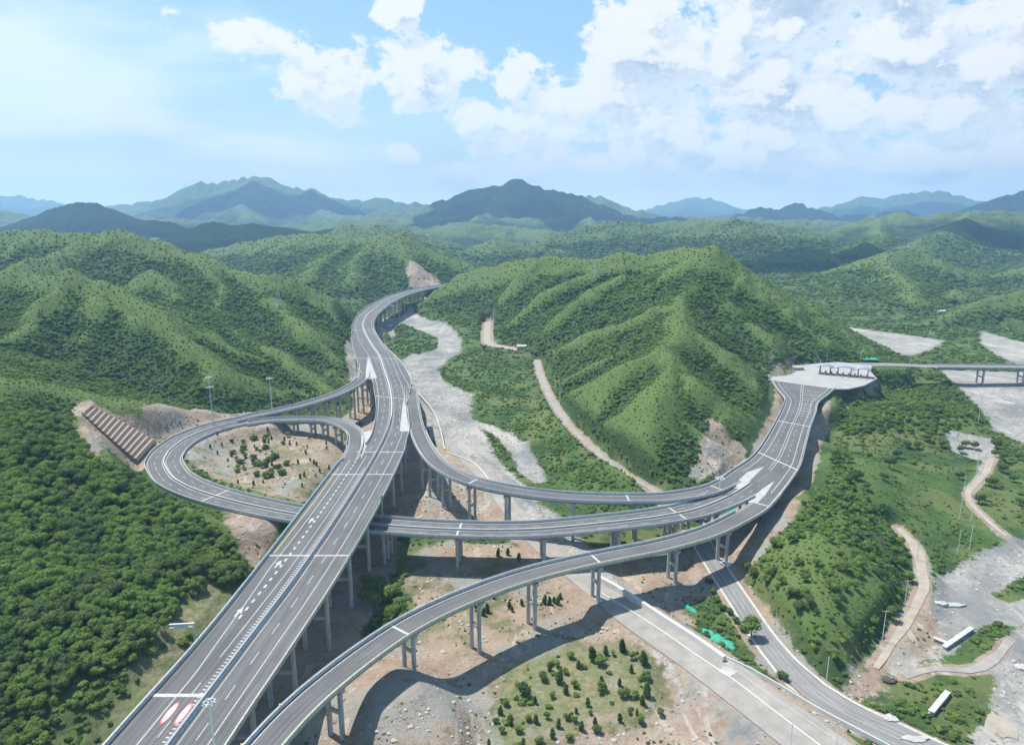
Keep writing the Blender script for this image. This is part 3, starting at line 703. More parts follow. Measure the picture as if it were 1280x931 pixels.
def ground_material():
    m_, n, b = mat('terrain'); g = n.new('ShaderNodeNewGeometry'); P_ = g.outputs['Position']
    at_ = n.new('ShaderNodeAttribute', attribute_name='cover')
    sp = n.new('ShaderNodeSeparateColor'); n.l.new(at_.outputs['Color'], sp.inputs[0])
    soil, grav, conv, yell = sp.outputs[0], sp.outputs[1], sp.outputs[2], at_.outputs['Alpha']
    n1 = n.noise(P_, .012, 5, .6); n2 = n.noise(P_, .07, 6, .65); n3 = n.noise(P_, .45, 5, .7); n4 = n.noise(P_, 1.6, 3, .6); nb = n.noise(P_, .0022, 4, .55)
    # greens
    lush = n.mix(n.ramp(n3, .3, .7), (.050, .092, .027), (.074, .124, .035))
    shrub = n.mix(n.ramp(n2, .35, .65), (.036, .068, .026), (.056, .095, .034))
    sz_ = n.new('ShaderNodeSeparateXYZ'); n.l.new(P_, sz_.inputs[0]); lowg = n.ramp(sz_.outputs[2], 7, 12, .16, 0.0)
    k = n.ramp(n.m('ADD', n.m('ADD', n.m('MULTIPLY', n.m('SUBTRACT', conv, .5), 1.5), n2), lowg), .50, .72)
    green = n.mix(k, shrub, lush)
    green = n.mix(n.m('MULTIPLY', n.ramp(n.m('ADD', n.m('MULTIPLY', n.m('SUBTRACT', conv, .5), .9), n1), .52, .82), .8), green, (.104, .146, .048))  # crests lighter than hollows: grass, plus lit and shaded relief put into colour
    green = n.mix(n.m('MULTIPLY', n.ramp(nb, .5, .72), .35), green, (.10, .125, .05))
    mead = n.m('MULTIPLY', n.ramp(sz_.outputs[2], 12, 6), n.ramp(n.noise(P_, .028, 5, .65), .47, .6, 0, .75))
    green = n.mix(mead, green, (.125, .145, .055)); green = n.mix(n.m('MULTIPLY', n.ramp(sz_.outputs[2], 12, 6), n.ramp(n.noise(P_, .05, 5, .7), .56, .66, 0, .7)), green, (.045, .080, .028))
    ygr = n.mix(n.ramp(n3, .35, .6), (.16, .155, .075), (.27, .235, .15))
    ygr = n.mix(n.ramp(n2, .46, .66), ygr, (.11, .15, .05))
    green = n.mix(n.m('MULTIPLY', yell, .9), green, ygr)
    # soil and gravel
    so = n.mix(n.ramp(n2, .3, .7), (.215, .155, .112), (.34, .262, .198))
    so = n.mix(n.ramp(n3, .45, .75), so, (.33, .29, .25))
    so = n.mix(n.ramp(n.noise(P_, .035, 3, .5), .50, .62), so, (.25, .235, .21))
    so = n.mix(n.ramp(n.noise(P_, .17, 5, .7), .56, .66, 0, .7), so, (.15, .14, .085))
    so = n.mix(n.ramp(n.noise(n.v('MULTIPLY', P_, (1, .3, 1)), .12, 3, .6, dist=1.0), .60, .68, 0, .6), so, (.42, .38, .33))
    gr = n.mix(n.ramp(n3, .3, .7), (.22, .21, .195), (.35, .335, .31))
    gr = n.mix(n.ramp(n2, .45, .7), gr, (.19, .185, .17))
    gr = n.mix(n.m('MULTIPLY', n.ramp(n.noise(n.v('MULTIPLY', P_, (1, .35, 1)), .05, 4, .6, dist=1.5), .56, .68), .7), gr, (.42, .40, .365))
    big = n.noise(P_, .018, 4, .6); gr = n.mix(n.ramp(big, .5, .64, 0, .75), gr, (.15, .155, .155)); gr = n.mix(n.ramp(big, .46, .34, 0, .6), gr, (.40, .375, .33))
    gr = n.mix(n.ramp(n.m('ADD', n2, n.m('MULTIPLY', n1, .6)), .98, 1.06, 0, .55), gr, (.10, .15, .06))
    ms = n.ramp(n.m('ADD', soil, n.m('MULTIPLY', n.m('SUBTRACT', n2, .5), 1.5)), .38, .62)
    ms = n.m('MULTIPLY', ms, n.ramp(n.m('SUBTRACT', n3, n.m('MULTIPLY', soil, .25)), .52, .36, .35, 1.0))
    mg = n.ramp(n.m('ADD', n.m('ADD', grav, n.m('MULTIPLY', n.m('SUBTRACT', n3, .5), .7)), n.m('MULTIPLY', n.m('SUBTRACT', n2, .5), .9)), .40, .60)
    ff = n.ramp(n.v('LENGTH', P_), 1300, 3300, 0, 1)
    forest = n.mix(n.ramp(n1, .35, .65), (.022, .046, .026), (.046, .080, .036))
    forest = n.mix(n.ramp(n.m('ADD', n.m('MULTIPLY', n.m('SUBTRACT', conv, .5), 1.1), nb), .46, .8, 0, .95), forest, (.105, .150, .058))  # far crests painted light and hollows dark, like sunlit and shaded slopes
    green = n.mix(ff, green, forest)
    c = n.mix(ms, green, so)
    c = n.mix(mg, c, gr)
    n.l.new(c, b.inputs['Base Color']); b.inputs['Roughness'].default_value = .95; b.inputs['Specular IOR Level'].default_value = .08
    bp = n.new('ShaderNodeBump'); bp.inputs['Strength'].default_value = .9; bp.inputs['Distance'].default_value = 1.0
    dist = n.v('LENGTH', P_); df = n.ramp(dist, 500, 4000, 0, 1)
    hb = n.m('ADD', n.m('MULTIPLY', n3, n.m('SUBTRACT', 1.0, n.m('MULTIPLY', grav, .8))), n.m('MULTIPLY', n.m('MULTIPLY', n2, 9.0), df))
    hb = n.m('ADD', hb, n.m('MULTIPLY', n.m('MULTIPLY', n1, 45.0), df))
    n.l.new(hb, bp.inputs['Height']); n.l.new(bp.outputs[0], b.inputs['Normal'])
    return m_


M_TERR = ground_material()


def leaf_material(name, dark, light, yellow):
    m_, n, b = mat(name); g = n.new('ShaderNodeNewGeometry'); oi = n.new('ShaderNodeObjectInfo')
    r = oi.outputs['Random']
    a = n.noise(g.outputs['Position'], .022, 4, .6); c2 = n.noise(g.outputs['Position'], 1.1, 2, .5)
    c = n.mix(r, dark, light)
    c = n.mix(n.ramp(n.m('ADD', n.m('MULTIPLY', r, .25), a), .44, .68, 0, .85), c, yellow)
    c = n.mix(n.ramp(c2, .3, .7, 0, .4), c, tuple(k * 1.5 for k in light))
    n.l.new(c, b.inputs['Base Color']); b.inputs['Roughness'].default_value = .8; b.inputs['Specular IOR Level'].default_value = .12
    tr = n.new('ShaderNodeBsdfTranslucent'); n.l.new(n.mix(1.0, c, (1.15, 1.25, .8), 'MULTIPLY'), tr.inputs[0]); mx = n.new('ShaderNodeMixShader'); mx.inputs[0].default_value = .38
    n.l.new(b.outputs[0], mx.inputs[1]); n.l.new(tr.outputs[0], mx.inputs[2]); n.l.new(mx.outputs[0], n.n['Material Output'].inputs[0])
    return m_


M_LEAF = leaf_material('leaf_broad', (.060, .112, .033), (.120, .190, .052), (.175, .245, .062))
M_LEAFB = leaf_material('leaf_bright', (.088, .155, .038), (.140, .220, .052), (.175, .250, .062))
M_LEAFD = leaf_material('leaf_dark', (.045, .086, .034), (.085, .138, .047), (.120, .172, .056))
M_BARK = simple('bark', (.09, .07, .05), .9)
M_CONC = simple('concrete', (.44, .43, .405), .85, .12, .3, streak=.7)
M_CONCW = simple('concrete_pale', (.52, .51, .48), .85, .08, .3)
M_BARR = simple('barrier_concrete', (.46, .465, .455), .8, .1, .5, streak=.6)
M_CREAM = simple('barrier_cream', (.47, .45, .32), .8, .1, .4, streak=.6)
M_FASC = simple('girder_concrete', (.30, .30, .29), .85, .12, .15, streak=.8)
M_WHITE = simple('road_paint', (.41, .41, .40), .7, .25, 1.2)
M_YELLOW = simple('yellow_paint', (.55, .46, .16), .7, .08, .8)
M_RED = simple('red_paint', (.55, .12, .11), .7, .06, .8)
M_STEEL = simple('galvanised_steel', (.55, .57, .58), .45, .05, .6, .5, .35)
M_POLE = simple('pole_white', (.66, .68, .67), .5, .05, .6, .5)
M_GREENN = simple('green_netting', (.04, .30, .21), .8, .25, .8)
M_TEAL = simple('teal_rail_paint', (.14, .42, .38), .6, .1, .5)
M_DIRT = simple('pale_dirt', (.33, .285, .235), .95, .2, .25, .1, bump=.5)
M_CONSR = simple('gravel_track', (.285, .265, .24), .95, .22, .18, .1, bump=.5)
M_ORANGE = simple('orange_marker', (.65, .33, .04), .6)


def asphalt(name, a, c, joints=0):
    m_, n, b = mat(name); g = n.new('ShaderNodeNewGeometry'); uv = n.new('ShaderNodeUVMap', uv_map='UVMap')
    P_ = g.outputs['Position']
    f = n.noise(P_, .05, 4, .6); f2 = n.noise(P_, 2.0, 3, .6)
    # wheel tracks and patches along the road
    s = n.new('ShaderNodeSeparateXYZ'); n.l.new(uv.outputs[0], s.inputs[0])
    st = n.noise(n.v('MULTIPLY', uv.outputs[0], (1.1, .012, 1)), 1.0, 4, .65)
    col_ = n.mix(n.ramp(f, .3, .7), a, c)
    col_ = n.mix(n.ramp(st, .42, .62, 0, .6), col_, tuple(k * .62 for k in a))
    col_ = n.mix(n.ramp(n.noise(n.v('MULTIPLY', uv.outputs[0], (.3, .03, 1)), 1.0, 5, .7), .55, .68, 0, .4), col_, tuple(k * 1.35 for k in c))
    col_ = n.mix(n.ramp(f2, .4, .8, 0, .3), col_, tuple(k * 1.3 for k in c))
    wv = n.m('SINE', n.m('MULTIPLY', s.outputs[0], 3.36)); col_ = n.mix(n.m('MULTIPLY', n.ramp(wv, .1, 1.0), n.ramp(n.noise(n.v('MULTIPLY', uv.outputs[0], (.2, .01, 1)), 1.0, 3, .6), .35, .6, .15, .42)), col_, tuple(k * .55 for k in a))
    n.l.new(col_, b.inputs['Base Color']); b.inputs['Roughness'].default_value = .82; b.inputs['Specular IOR Level'].default_value = .25
    return m_


M_ASPH = asphalt('asphalt', (.105, .105, .108), (.145, .144, .144))
M_ASPH2 = asphalt('asphalt_old', (.21, .205, .195), (.26, .25, .24))

def sample(X, Y, *grids):
    """bilinear look-up in the terrain grid"""
    X = np.atleast_1d(np.asarray(X, float)); Y = np.atleast_1d(np.asarray(Y, float))
    fa = np.interp(np.arctan2(X, Y), G_ANG, np.arange(len(G_ANG))); fr = np.interp(np.hypot(X, Y), G_RR, np.arange(len(G_RR)))
    i = np.clip(fr.astype(int), 0, len(G_RR) - 2); j = np.clip(fa.astype(int), 0, len(G_ANG) - 2); u = fr - i; v = fa - j
    return [g[i, j] * (1 - u) * (1 - v) + g[i + 1, j] * u * (1 - v) + g[i, j + 1] * (1 - u) * v + g[i + 1, j + 1] * u * v for g in grids]


def drop(px, py, z0=0.0):
    """where this direction of view meets the ground"""
    p = at(px, py, min(z0, 20.0)) if py > 300 else far(px, py, 3000)
    u = np.array(p) - np.array((0, 0, CAMZ)); L = np.linalg.norm(u); u /= L
    ts = np.arange(90, L * 1.6, 1.0)
    zz = sample(u[0] * ts, u[1] * ts, G_Z)[0]; k = np.nonzero(CAMZ + u[2] * ts < zz)[0]
    t = ts[k[0]] if len(k) else L
    return (float(u[0] * t), float(u[1] * t), float(CAMZ + u[2] * t))


TER = build_terrain()
G_ANG, G_RR, G_Z, G_CONV, G_SOIL, G_GRAV, G_YELL = TER.pop('_grid')
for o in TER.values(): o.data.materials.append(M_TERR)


def gz(x, y): return float(sample(x, y, G_Z)[0][0])


def proj(x, y, z):
    dz = z - CAMZ; d = y * math.cos(PITCH) - dz * math.sin(PITCH); v = y * math.sin(PITCH) + dz * math.cos(PITCH)
    return IW / 2 + FPX * x / d, IH / 2 - FPX * v / d


# ------------------------------------------------------------------ bridges
def stations(key):
    D = DENSE[key]; out = []; s = 0.0; prev = None
    for p in D:
        L = Vector((p[0], p[1], p[4])); R = Vector((p[2], p[3], p[4])); c = (L + R) / 2
        if prev is not None: s += (c - prev).length
        prev = c; u = (R - L); w_ = u.length; out.append((s, L, u / w_, w_))
    return out


def loft(st, prof, mb, closed=True, uv=None, caps=True):
    """sweep a profile of (fraction across, metres across, metres up) along the stations"""
    n = len(prof); vs = []
    for s, L, u, w_ in st:
        for a, m_, dz in prof: vs.append(L + u * (a * w_ + m_) + Vector((0, 0, dz)))
    fs = []
    for i in range(len(st) - 1):
        for j in range(n if closed else n - 1):
            k = (j + 1) % n; fs.append((i * n + j, i * n + k, (i + 1) * n + k, (i + 1) * n + j))
    if closed and caps:
        fs.append(tuple(range(n - 1, -1, -1))); fs.append(tuple(range((len(st) - 1) * n, len(st) * n)))
    mb.add(vs, fs)


def road_sheet(st, a0, m0, a1, m1, dz, name, m_, parent):
    mb = MB(); loft(st, [(a1, m1, dz), (a0, m0, dz)], mb, closed=False)
    o = mb.build(name, m_, parent)
    uvl = o.data.uv_layers.new(name='UVMap'); S_ = []
    for i in range(len(st) - 1):
        w0, w1 = st[i][3], st[i + 1][3]
        S_ += [(w0, st[i][0]), (0, st[i][0]), (0, st[i + 1][0]), (w1, st[i + 1][0])]
    uvl.data.foreach_set('uv', [c for q in S_ for c in q])
    return o


def offset_line(mb, pts, off, width, z, s0=0, s1=1e9, dash=None, taper=None):
    """paint a line at a sideways distance from a centre polyline (x, y, z); off may be a function of distance"""
    acc = 0.0; quads = []
    P_ = [Vector(p[:3]) for p in pts]
    def frame(i):
        d = (P_[min(i + 1, len(P_) - 1)] - P_[max(0, i - 1)]); d.z = 0; d.normalize(); return Vector((d.y, -d.x, 0))
    S_ = [0.0]
    for a, b in zip(P_[:-1], P_[1:]): S_.append(S_[-1] + (b - a).length)
    def pos(s):
        i = max(0, min(len(S_) - 2, int(np.searchsorted(S_, s) - 1))); t = (s - S_[i]) / max(1e-6, S_[i + 1] - S_[i])
        n = frame(i).lerp(frame(i + 1), t); o_ = off(s) if callable(off) else off
        c = P_[i].lerp(P_[i + 1], t)
        return c + n * (o_ - width / 2) + Vector((0, 0, z)), c + n * (o_ + width / 2) + Vector((0, 0, z))
    s1 = min(s1, S_[-1]); s = s0
    while s < s1 - .2:
        e = min(s1, s + (dash[0] if dash else 4.0)); k = max(1, int((e - s) / 4))
        vs = []
        for j in range(k + 1):
            a, b = pos(s + (e - s) * j / k); vs += [a, b]
        mb.add(vs, [(2 * j, 2 * j + 1, 2 * j + 3, 2 * j + 2) for j in range(k)])
        s = e + (dash[1] if dash else 0.0)
    return S_


def pier(parent, st, s, offs, under=1.9, r=0.75, tie=True, cap=True, rect=False, name='pier'):
    """a row of columns under the deck at distance s, with a cap beam and a tie beam"""
    k = min(range(len(st)), key=lambda i: abs(st[i][0] - s)); _, L, u, w_ = st[k]
    c = L + u * (w_ / 2); base = [c + u * o_ for o_ in offs]
    g = [gz(b.x, b.y) for b in base]; top = c.z - under
    if top - min(g) < 1.5: return None
    ang = math.atan2(u.y, u.x); pm = MB()
    if cap:
        span = max(offs) - min(offs) + 2.6
        pm.box((c.x + u.x * (max(offs) + min(offs)) / 2, c.y + u.y * (max(offs) + min(offs)) / 2, top - .65), (span, 1.7, 1.3), ang)
    else: pm.box((c.x, c.y, top - .2), (max(2.0, max(offs) - min(offs) + 1.5), 1.2, .4), ang)
    po = pm.build(name, M_CONC, parent)
    for b, gg in zip(base, g):
        mb = MB(); h1 = top - (1.3 if cap else .4); h0 = gg - 2.0
        if rect: mb.box((b.x, b.y, (h0 + h1) / 2), (2.6, 1.5, h1 - h0), ang)
        else: mb.tube((b.x, b.y, h0), (b.x, b.y, h1), r * 1.06, r, 14)
        mb.build('column', M_CONC, po, smooth=False)
    if tie and len(offs) > 1 and top - min(g) > 7:
        mb = MB(); zz = max(g) + (top - max(g)) * .5
        for a, b in zip(base[:-1], base[1:]): mb.box(((a.x + b.x) / 2, (a.y + b.y) / 2, zz), ((b - a).length - r * 1.4, .8, 1.1), ang)
        mb.build('tie_beam', M_CONC, po)
    return po


def parapet(st, side, parent, m_, h=1.05, rail=True, inset=0.0, rm=None):
    a = 0.0 if side < 0 else 1.0; q = 1 if side < 0 else -1
    mb = MB(); loft(st, [(a, q * (0 + inset), -.25), (a, q * (.5 + inset), -.25 + .2), (a, q * (.42 + inset), .45), (a, q * (.30 + inset), h), (a, q * (.02 + inset), h)][::q], mb)
    o = mb.build('parapet', m_, parent)
    if rail:
        rb = MB(); loft(st, [(a, q * (.10 + inset), h + .28), (a, q * (.24 + inset), h + .28), (a, q * (.24 + inset), h + .42), (a, q * (.10 + inset), h + .42)][::q], rb)
        s = 0.0
        for i, (ss, L, u, w_) in enumerate(st):
            if ss >= s:
                s = ss + 3.0; p = L + u * (a * w_ + q * (.17 + inset)); rb.box((p.x, p.y, p.z + h + .14), (.1, .1, .3), math.atan2(u.y, u.x))
        rb.build('hand_rail', rm or M_STEEL, o)
    return o


def viaduct(key, name, label, girder=2.0, pm=(None, None), sub=None, cat='bridge', asph=None, box=.22):
    st = stations(key)
    if sub: st = [q for q in st if sub(q)]
    root = empty(name, tuple(st[0][1])); inv = Vector(st[0][1]); tag(root, label, cat)
    st0 = st; st = [(s, L - inv, u, w_) for s, L, u, w_ in st]
    mb = MB(); b = box
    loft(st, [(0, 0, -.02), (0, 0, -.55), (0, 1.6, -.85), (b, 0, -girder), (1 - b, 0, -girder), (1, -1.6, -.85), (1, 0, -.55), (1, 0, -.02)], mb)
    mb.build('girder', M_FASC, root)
    road_sheet(st, 0, .4, 1, -.4, 0.0, 'road_surface', asph or M_ASPH, root)
    return root, st, st0, inv


def at_px(st0, px, lo=0, hi=1e9, end=.5):
    """distance along a deck where it crosses this column of the photograph"""
    best, bs = 1e9, 0
    for s, L, u, w_ in st0:
        if lo <= L.y <= hi:
            c = L + u * w_ * end; q = abs(proj(c.x, c.y, c.z)[0] - px)
            if q < best: best, bs = q, s
    return bs


class Shift:
    """parents whose root is not at the origin: pieces made in world coordinates move by -inv"""
    def __init__(s, root, inv): s.r, s.i = root, inv
    def fix(s):
        for ch in s.r.children_recursive:
            if ch.get('_w'): pass


def local(o, inv):
    """a part built in world coordinates, put under a root standing at inv"""
    o.location = -inv
    return o


def joints(st, ss, parent, a0=0.0, a1=1.0, wd=.9):
    for s in ss:
        mb = MB()
        k = min(range(len(st)), key=lambda i: abs(st[i][0] - s)); _, L, u, w_ = st[k]
        d = Vector((-u.y, u.x, 0)) * wd / 2; A_ = L + u * (a0 * w_ + .5); B_ = L + u * (a1 * w_ - .5); z = Vector((0, 0, .035))
        mb.add([A_ - d + z, B_ - d + z, B_ + d + z, A_ + d + z], [(0, 1, 2, 3)])
        mb.build('expansion_joint', M_CONC, parent)


def ramp_lines(st, parent, fr=(0.0, 1.0), inset=1.25, extra=(), name='lane_marking', lo=0, hi=1e9):
    mb = MB()
    L_ = [L for s, L, u, w_ in st if lo <= s <= hi]; R_ = [L + u * w_ for s, L, u, w_ in st if lo <= s <= hi]
    offset_line(mb, L_, inset, .28, .03); mb.build('edge_line', M_WHITE, parent); mb = MB(); offset_line(mb, R_, -inset, .28, .03); mb.build('edge_line', M_WHITE, parent)
    if not extra: return
    mb = MB()
    for f, m_, wd, dash in extra:
        offset_line(mb, [L + u * (w_ * f + m_) for s, L, u, w_ in st if lo <= s <= hi], 0, wd, .03, dash=dash)
    return mb.build(name, M_WHITE, parent)


# --- main carriageways
root, st, st0, inv = viaduct('main', 'viaduct', 'wide multi-lane expressway viaduct running from the bottom left corner up the valley into the hills', 2.3, box=.12)
lowp = [q for q in st if (q[1] + inv).y < 352]
up_l = [q for q in st if (q[1] + inv).y > 546]; up_l2 = [q for q in st if 372 < (q[1] + inv).y < 536]; up_r = [q for q in st if (q[1] + inv).y > 494]; up_r2 = [q for q in st if (q[1] + inv).y < 398]
parapet([q for q in lowp if (q[1] + inv).y > 222], -1, root, M_BARR, rm=M_TEAL); lowp = [q for q in lowp if (q[1] + inv).y < 226]
for part, side, m_ in ((lowp, -1, M_BARR), (up_l2, -1, M_BARR), (up_l, -1, M_BARR)): parapet(part, side, root, m_)
parapet([q for q in up_r2 if (q[1] + inv).y < 232], 1, root, M_CREAM); parapet([q for q in up_r2 if 228 < (q[1] + inv).y < 300], 1, root, M_CREAM, rm=M_TEAL); parapet([q for q in up_r2 if (q[1] + inv).y > 296], 1, root, M_BARR)
parapet(up_r, 1, root, M_BARR); parapet([q for q in st if 398 < (q[1] + inv).y + 4 < 480], 1, root, M_BARR)
MED = [(-93, 60), (-88.5, 105), (-84.9, 150), (-81.4, 190), (-78, 230), (-75.5, 280), (-74.2, 330), (-74.0, 370), (-75.3, 404), (-78.8, 436), (-84.5, 470), (-92.5, 508), (-103, 550), (-121, 620), (-138, 672), (-157, 735), (-173.5, 800), (-182.5, 868), (-185, 930), (-184, 990), (-174.5, 1072), (-154, 1143), (-127, 1196), (-101, 1234)]
MED = [tuple(p) for p in spline([(x, y, 26.0 if y < 900 else 26.0 + (y - 900) * .004) for x, y in MED], 4.0)]
MEDL = [Vector(p) - inv for p in MED]
mb = MB(); n_ = len(MEDL); vs = []
for i, p in enumerate(MEDL):
    d = MEDL[min(i + 1, n_ - 1)] - MEDL[max(i - 1, 0)]; d.z = 0; d.normalize(); n2 = Vector((d.y, -d.x, 0))
    for o_, z in ((-.55, 0), (-.35, .85), (.35, .85), (.55, 0)): vs.append(p + n2 * o_ + Vector((0, 0, z)))
mb.add(vs, [(i * 4 + j, i * 4 + j + 1, i * 4 + j + 5, i * 4 + j + 4) for i in range(n_ - 1) for j in range(3)])
med = mb.build('median_barrier', M_BARR, root)
mb = MB(); vs = []; k_ = [p for p, q in zip(MEDL, MED) if q[1] < 430]
for i, p in enumerate(k_):
    d = k_[min(i + 1, len(k_) - 1)] - k_[max(i - 1, 0)]; d.z = 0; d.normalize(); n2 = Vector((d.y, -d.x, 0))
    for o_, z in ((-.06, .8), (-.06, 1.5), (.06, 1.5), (.06, .8)): vs.append(p + n2 * o_ + Vector((0, 0, z)))
mb.add(vs, [(i * 4 + j, i * 4 + (j + 1) % 4, i * 4 + (j + 1) % 4 + 4, i * 4 + j + 4) for i in range(len(k_) - 1) for j in range(4)])
mb.build('glare_screen', M_STEEL, med)
mk = MB(); sY = lambda y: min(range(n_), key=lambda i: abs(MED[i][1] - y)); SS = [0.0]
for a, b in zip(MEDL[:-1], MEDL[1:]): SS.append(SS[-1] + (b - a).length)
y2s = lambda y: SS[sY(y)]
bl = lambda ya, yb, va, vb: (lambda s: va + (vb - va) * min(1, max(0, (s - y2s(ya)) / (y2s(yb) - y2s(ya)))))
offset_line(mk, MEDL, bl(175, 235, -8.5, -12.6), .3, .03, 0, y2s(352))
offset_line(mk, MEDL, -9.0, .75, .03, y2s(200), y2s(345), dash=(2.2, 2.6))
offset_line(mk, MEDL, -5.1, .26, .03, y2s(182), y2s(352)); offset_line(mk, MEDL, -4.8, .26, .03, 0, y2s(178), dash=(6, 9))
offset_line(mk, MEDL, -1.45, .22, .03); offset_line(mk, MEDL, 1.45, .22, .03)
offset_line(mk, MEDL, -2.3, .95, .03, 0, y2s(340), dash=(.5, 1.0))
offset_line(mk, MEDL, -5.1, .26, .03, y2s(352), dash=(6, 9)); offset_line(mk, MEDL, -9.0, .28, .03, y2s(352))
offset_line(mk, MEDL, 5.4, .26, .03, dash=(6, 9)); offset_line(mk, MEDL, 9.1, .28, .03)
offset_line(mk, MEDL, bl(505, 560, 14.5, 12.8), .28, .03, y2s(500), y2s(640))
mk.build('lane_marking', M_WHITE, root)
mk = MB(); offset_line(mk, MEDL, -15.6, .3, .03, y2s(246), y2s(340)); mk.build('shoulder_line', M_YELLOW, root)
# merge arrows and red-ringed speed rounds painted on the road
def on_deck(s, off, z=.04):
    i = max(0, min(n_ - 2, int(np.searchsorted(SS, s) - 1))); t = (s - SS[i]) / (SS[i + 1] - SS[i]); d = (MEDL[i + 1] - MEDL[i]); d.z = 0; d.normalize()
    return MEDL[i].lerp(MEDL[i + 1], t) + Vector((d.y, -d.x, 0)) * off + Vector((0, 0, z)), d, Vector((d.y, -d.x, 0))
for yy in (207, 238, 274):
    mb = MB(); c, d, n2 = on_deck(y2s(yy), -10.9)
    pts = [(-.25, -3.6), (.25, -3.6), (.45, -.6), (1.25, -1.1), (.35, 3.6), (-.9, .6), (-.25, .3)]
    mb.add([c + n2 * a * 1.15 + d * b * .8 for a, b in pts], [tuple(range(len(pts)))]); mb.build('merge_arrow', M_WHITE, root)
for off in (-6.7, -2.9 - .0):
    c, d, n2 = on_deck(y2s(158), off)
    for nm, m_, r0, dz in (('speed_round', M_RED, 1.0, 0), ('white_centre', M_WHITE, .78, .02)):
        mb = MB(); mb.add([c + n2 * math.cos(t * math.pi / 16) * 1.05 * r0 + d * math.sin(t * math.pi / 16) * 4.2 * (r0 ** .6) + Vector((0, 0, dz)) for t in range(32)], [tuple(range(31, -1, -1))])
        if nm == 'speed_round': sr = mb.build(nm, m_, root)
        else: mb.build(nm, m_, sr)
def y_to_s(stx, y): return min(stx, key=lambda q: abs(q[1].y + q[2].y * q[3] / 2 - y))[0]
joints(st, [y_to_s(st0, y) for y in (246, 330, 362, 478, 610, 760)], root)
joints(st, [y_to_s(st0, 166.5)], root, 0, .52, 1.3)
ys = list(range(78, 1215, 29))
for y in ys:
    s = y_to_s(st0, y); q = min(st0, key=lambda r: abs(r[0] - s)); hw = q[3] / 2 - 3.0
    po = pier(root, st0, s, [-hw, -hw / 3, hw / 3, hw], 2.3, .8)
    if po: local(po, inv)
# gore pavings
M_GORE = simple('gore_paint', (.36, .36, .345), .8, .22, .35)
def gore(root, inv, pts, z, th=.5, m_=None):
    mb = MB(); w3 = [Vector(at(px, py, z)) - inv for px, py in pts]; n = len(w3)
    mb.add([p + Vector((0, 0, .045)) for p in w3] + [p - Vector((0, 0, th)) for p in w3], [tuple(range(n)), tuple(range(2 * n - 1, n - 1, -1))] + [(i, n + i, n + (i + 1) % n, (i + 1) % n) for i in range(n)])
    return mb.build('gore_paving', m_ or M_GORE, root)
gore(root, inv, [(451.5, 573), (452.5, 545), (454.5, 540), (466, 537), (466, 541), (460, 553)], 26)
gore(root, inv, [(460, 445), (464, 455), (471, 471), (470, 473), (457, 474), (457.5, 462)], 26)
gore(root, inv, [(504.3, 498), (507, 510), (512.5, 536), (512, 539), (500, 539), (500.5, 530)], 26)

# --- ramps
def simple_ramp(key, name, label, pxs, joints_px, girder=1.9, inset=1.25, pm=(M_BARR, M_BARR), cols=(-2.1, 2.1), sub=None, pl=None, pr=None, r=.75, tie=True, asph=None, rail=(True, True)):
    root, st, st0, inv = viaduct(key, name, label, girder, asph=asph)
    parapet([q for q, q0 in zip(st, st0) if (pl is None or pl(q0[1]))], -1, root, pm[0], rail=rail[0])
    parapet([q for q, q0 in zip(st, st0) if (pr is None or pr(q0[1]))], 1, root, pm[1], rail=rail[1])
    for s in [at_px(st0, px) for px in pxs]:
        po = pier(root, st0, s, cols, girder, r, tie=tie)
        if po: local(po, inv)
    return root, st, st0, inv


rA, sA, sA0, iA = simple_ramp('A', 'ramp_bridge', 'narrow ramp bridge peeling off the left side of the expressway viaduct towards the loop', [458, 449, 438, 422, 405, 388, 368, 350], [], pl=lambda p: p.y < 566, pr=lambda p: p.y < 538)
ramp_lines(sA, rA)
rE, sE, sE0, iE = simple_ramp('E', 'ramp_bridge', 'narrow curved ramp bridge forming the upper end of the loop beside the planted circle', [436, 440, 434, 424, 408, 390, 370], [], pl=lambda p: p.y > 374, pr=lambda p: p.y > 356)
# the ramp runs away from the camera first, so its left edge faces the loop's inside
ramp_lines(sE, rE)
rC, sC, sC0, iC = viaduct('C', 'ramp_bridge', 'two-way loop road that passes under the expressway and crosses the valley as the middle bridge', 1.9)
parapet([q for q, q0 in zip(sC, sC0) if q0[1].x < 98 and not (q0[0] < 3)], -1, rC, M_BARR); parapet([q for q, q0 in zip(sC, sC0) if q0[1].x < 107], 1, rC, M_BARR)
mb = MB(); loft(sC, [(.5, -.35, 0), (.5, -.25, .85), (.5, .25, .85), (.5, .35, 0)], mb); mb.build('median_barrier', M_BARR, rC)
ramp_lines(sC, rC, extra=[(.5, -1.0, .28, None), (.5, 1.0, .28, None), (.25, .1, .22, (4, 6)), (.75, -.1, .22, (4, 6))])
for s in [at_px(sC0, px, 0, 300) for px in (487, 577, 675, 772)] + [at_px(sC0, px, 285, 330, 1.0) for px in (855, 905)]:
    po = pier(rC, sC0, s, (-4.6, 0, 4.6), 1.9, .75)
    if po: local(po, iC)
for s in [at_px(sC0, px, 280, 320) for px in (352, 420)]:
    po = pier(rC, sC0, s, (-5, 5), 1.9, .75)
    if po: local(po, iC)
joints(sC, [at_px(sC0, 574, 0, 300), at_px(sC0, 845, 0, 330)], rC); joints(sC, [min(sC0, key=lambda q: (q[1].x + 147) ** 2 + (q[1].y - 326) ** 2)[0], min(sC0, key=lambda q: (q[1].x + 186) ** 2 + (q[1].y - 459) ** 2)[0]], rC)
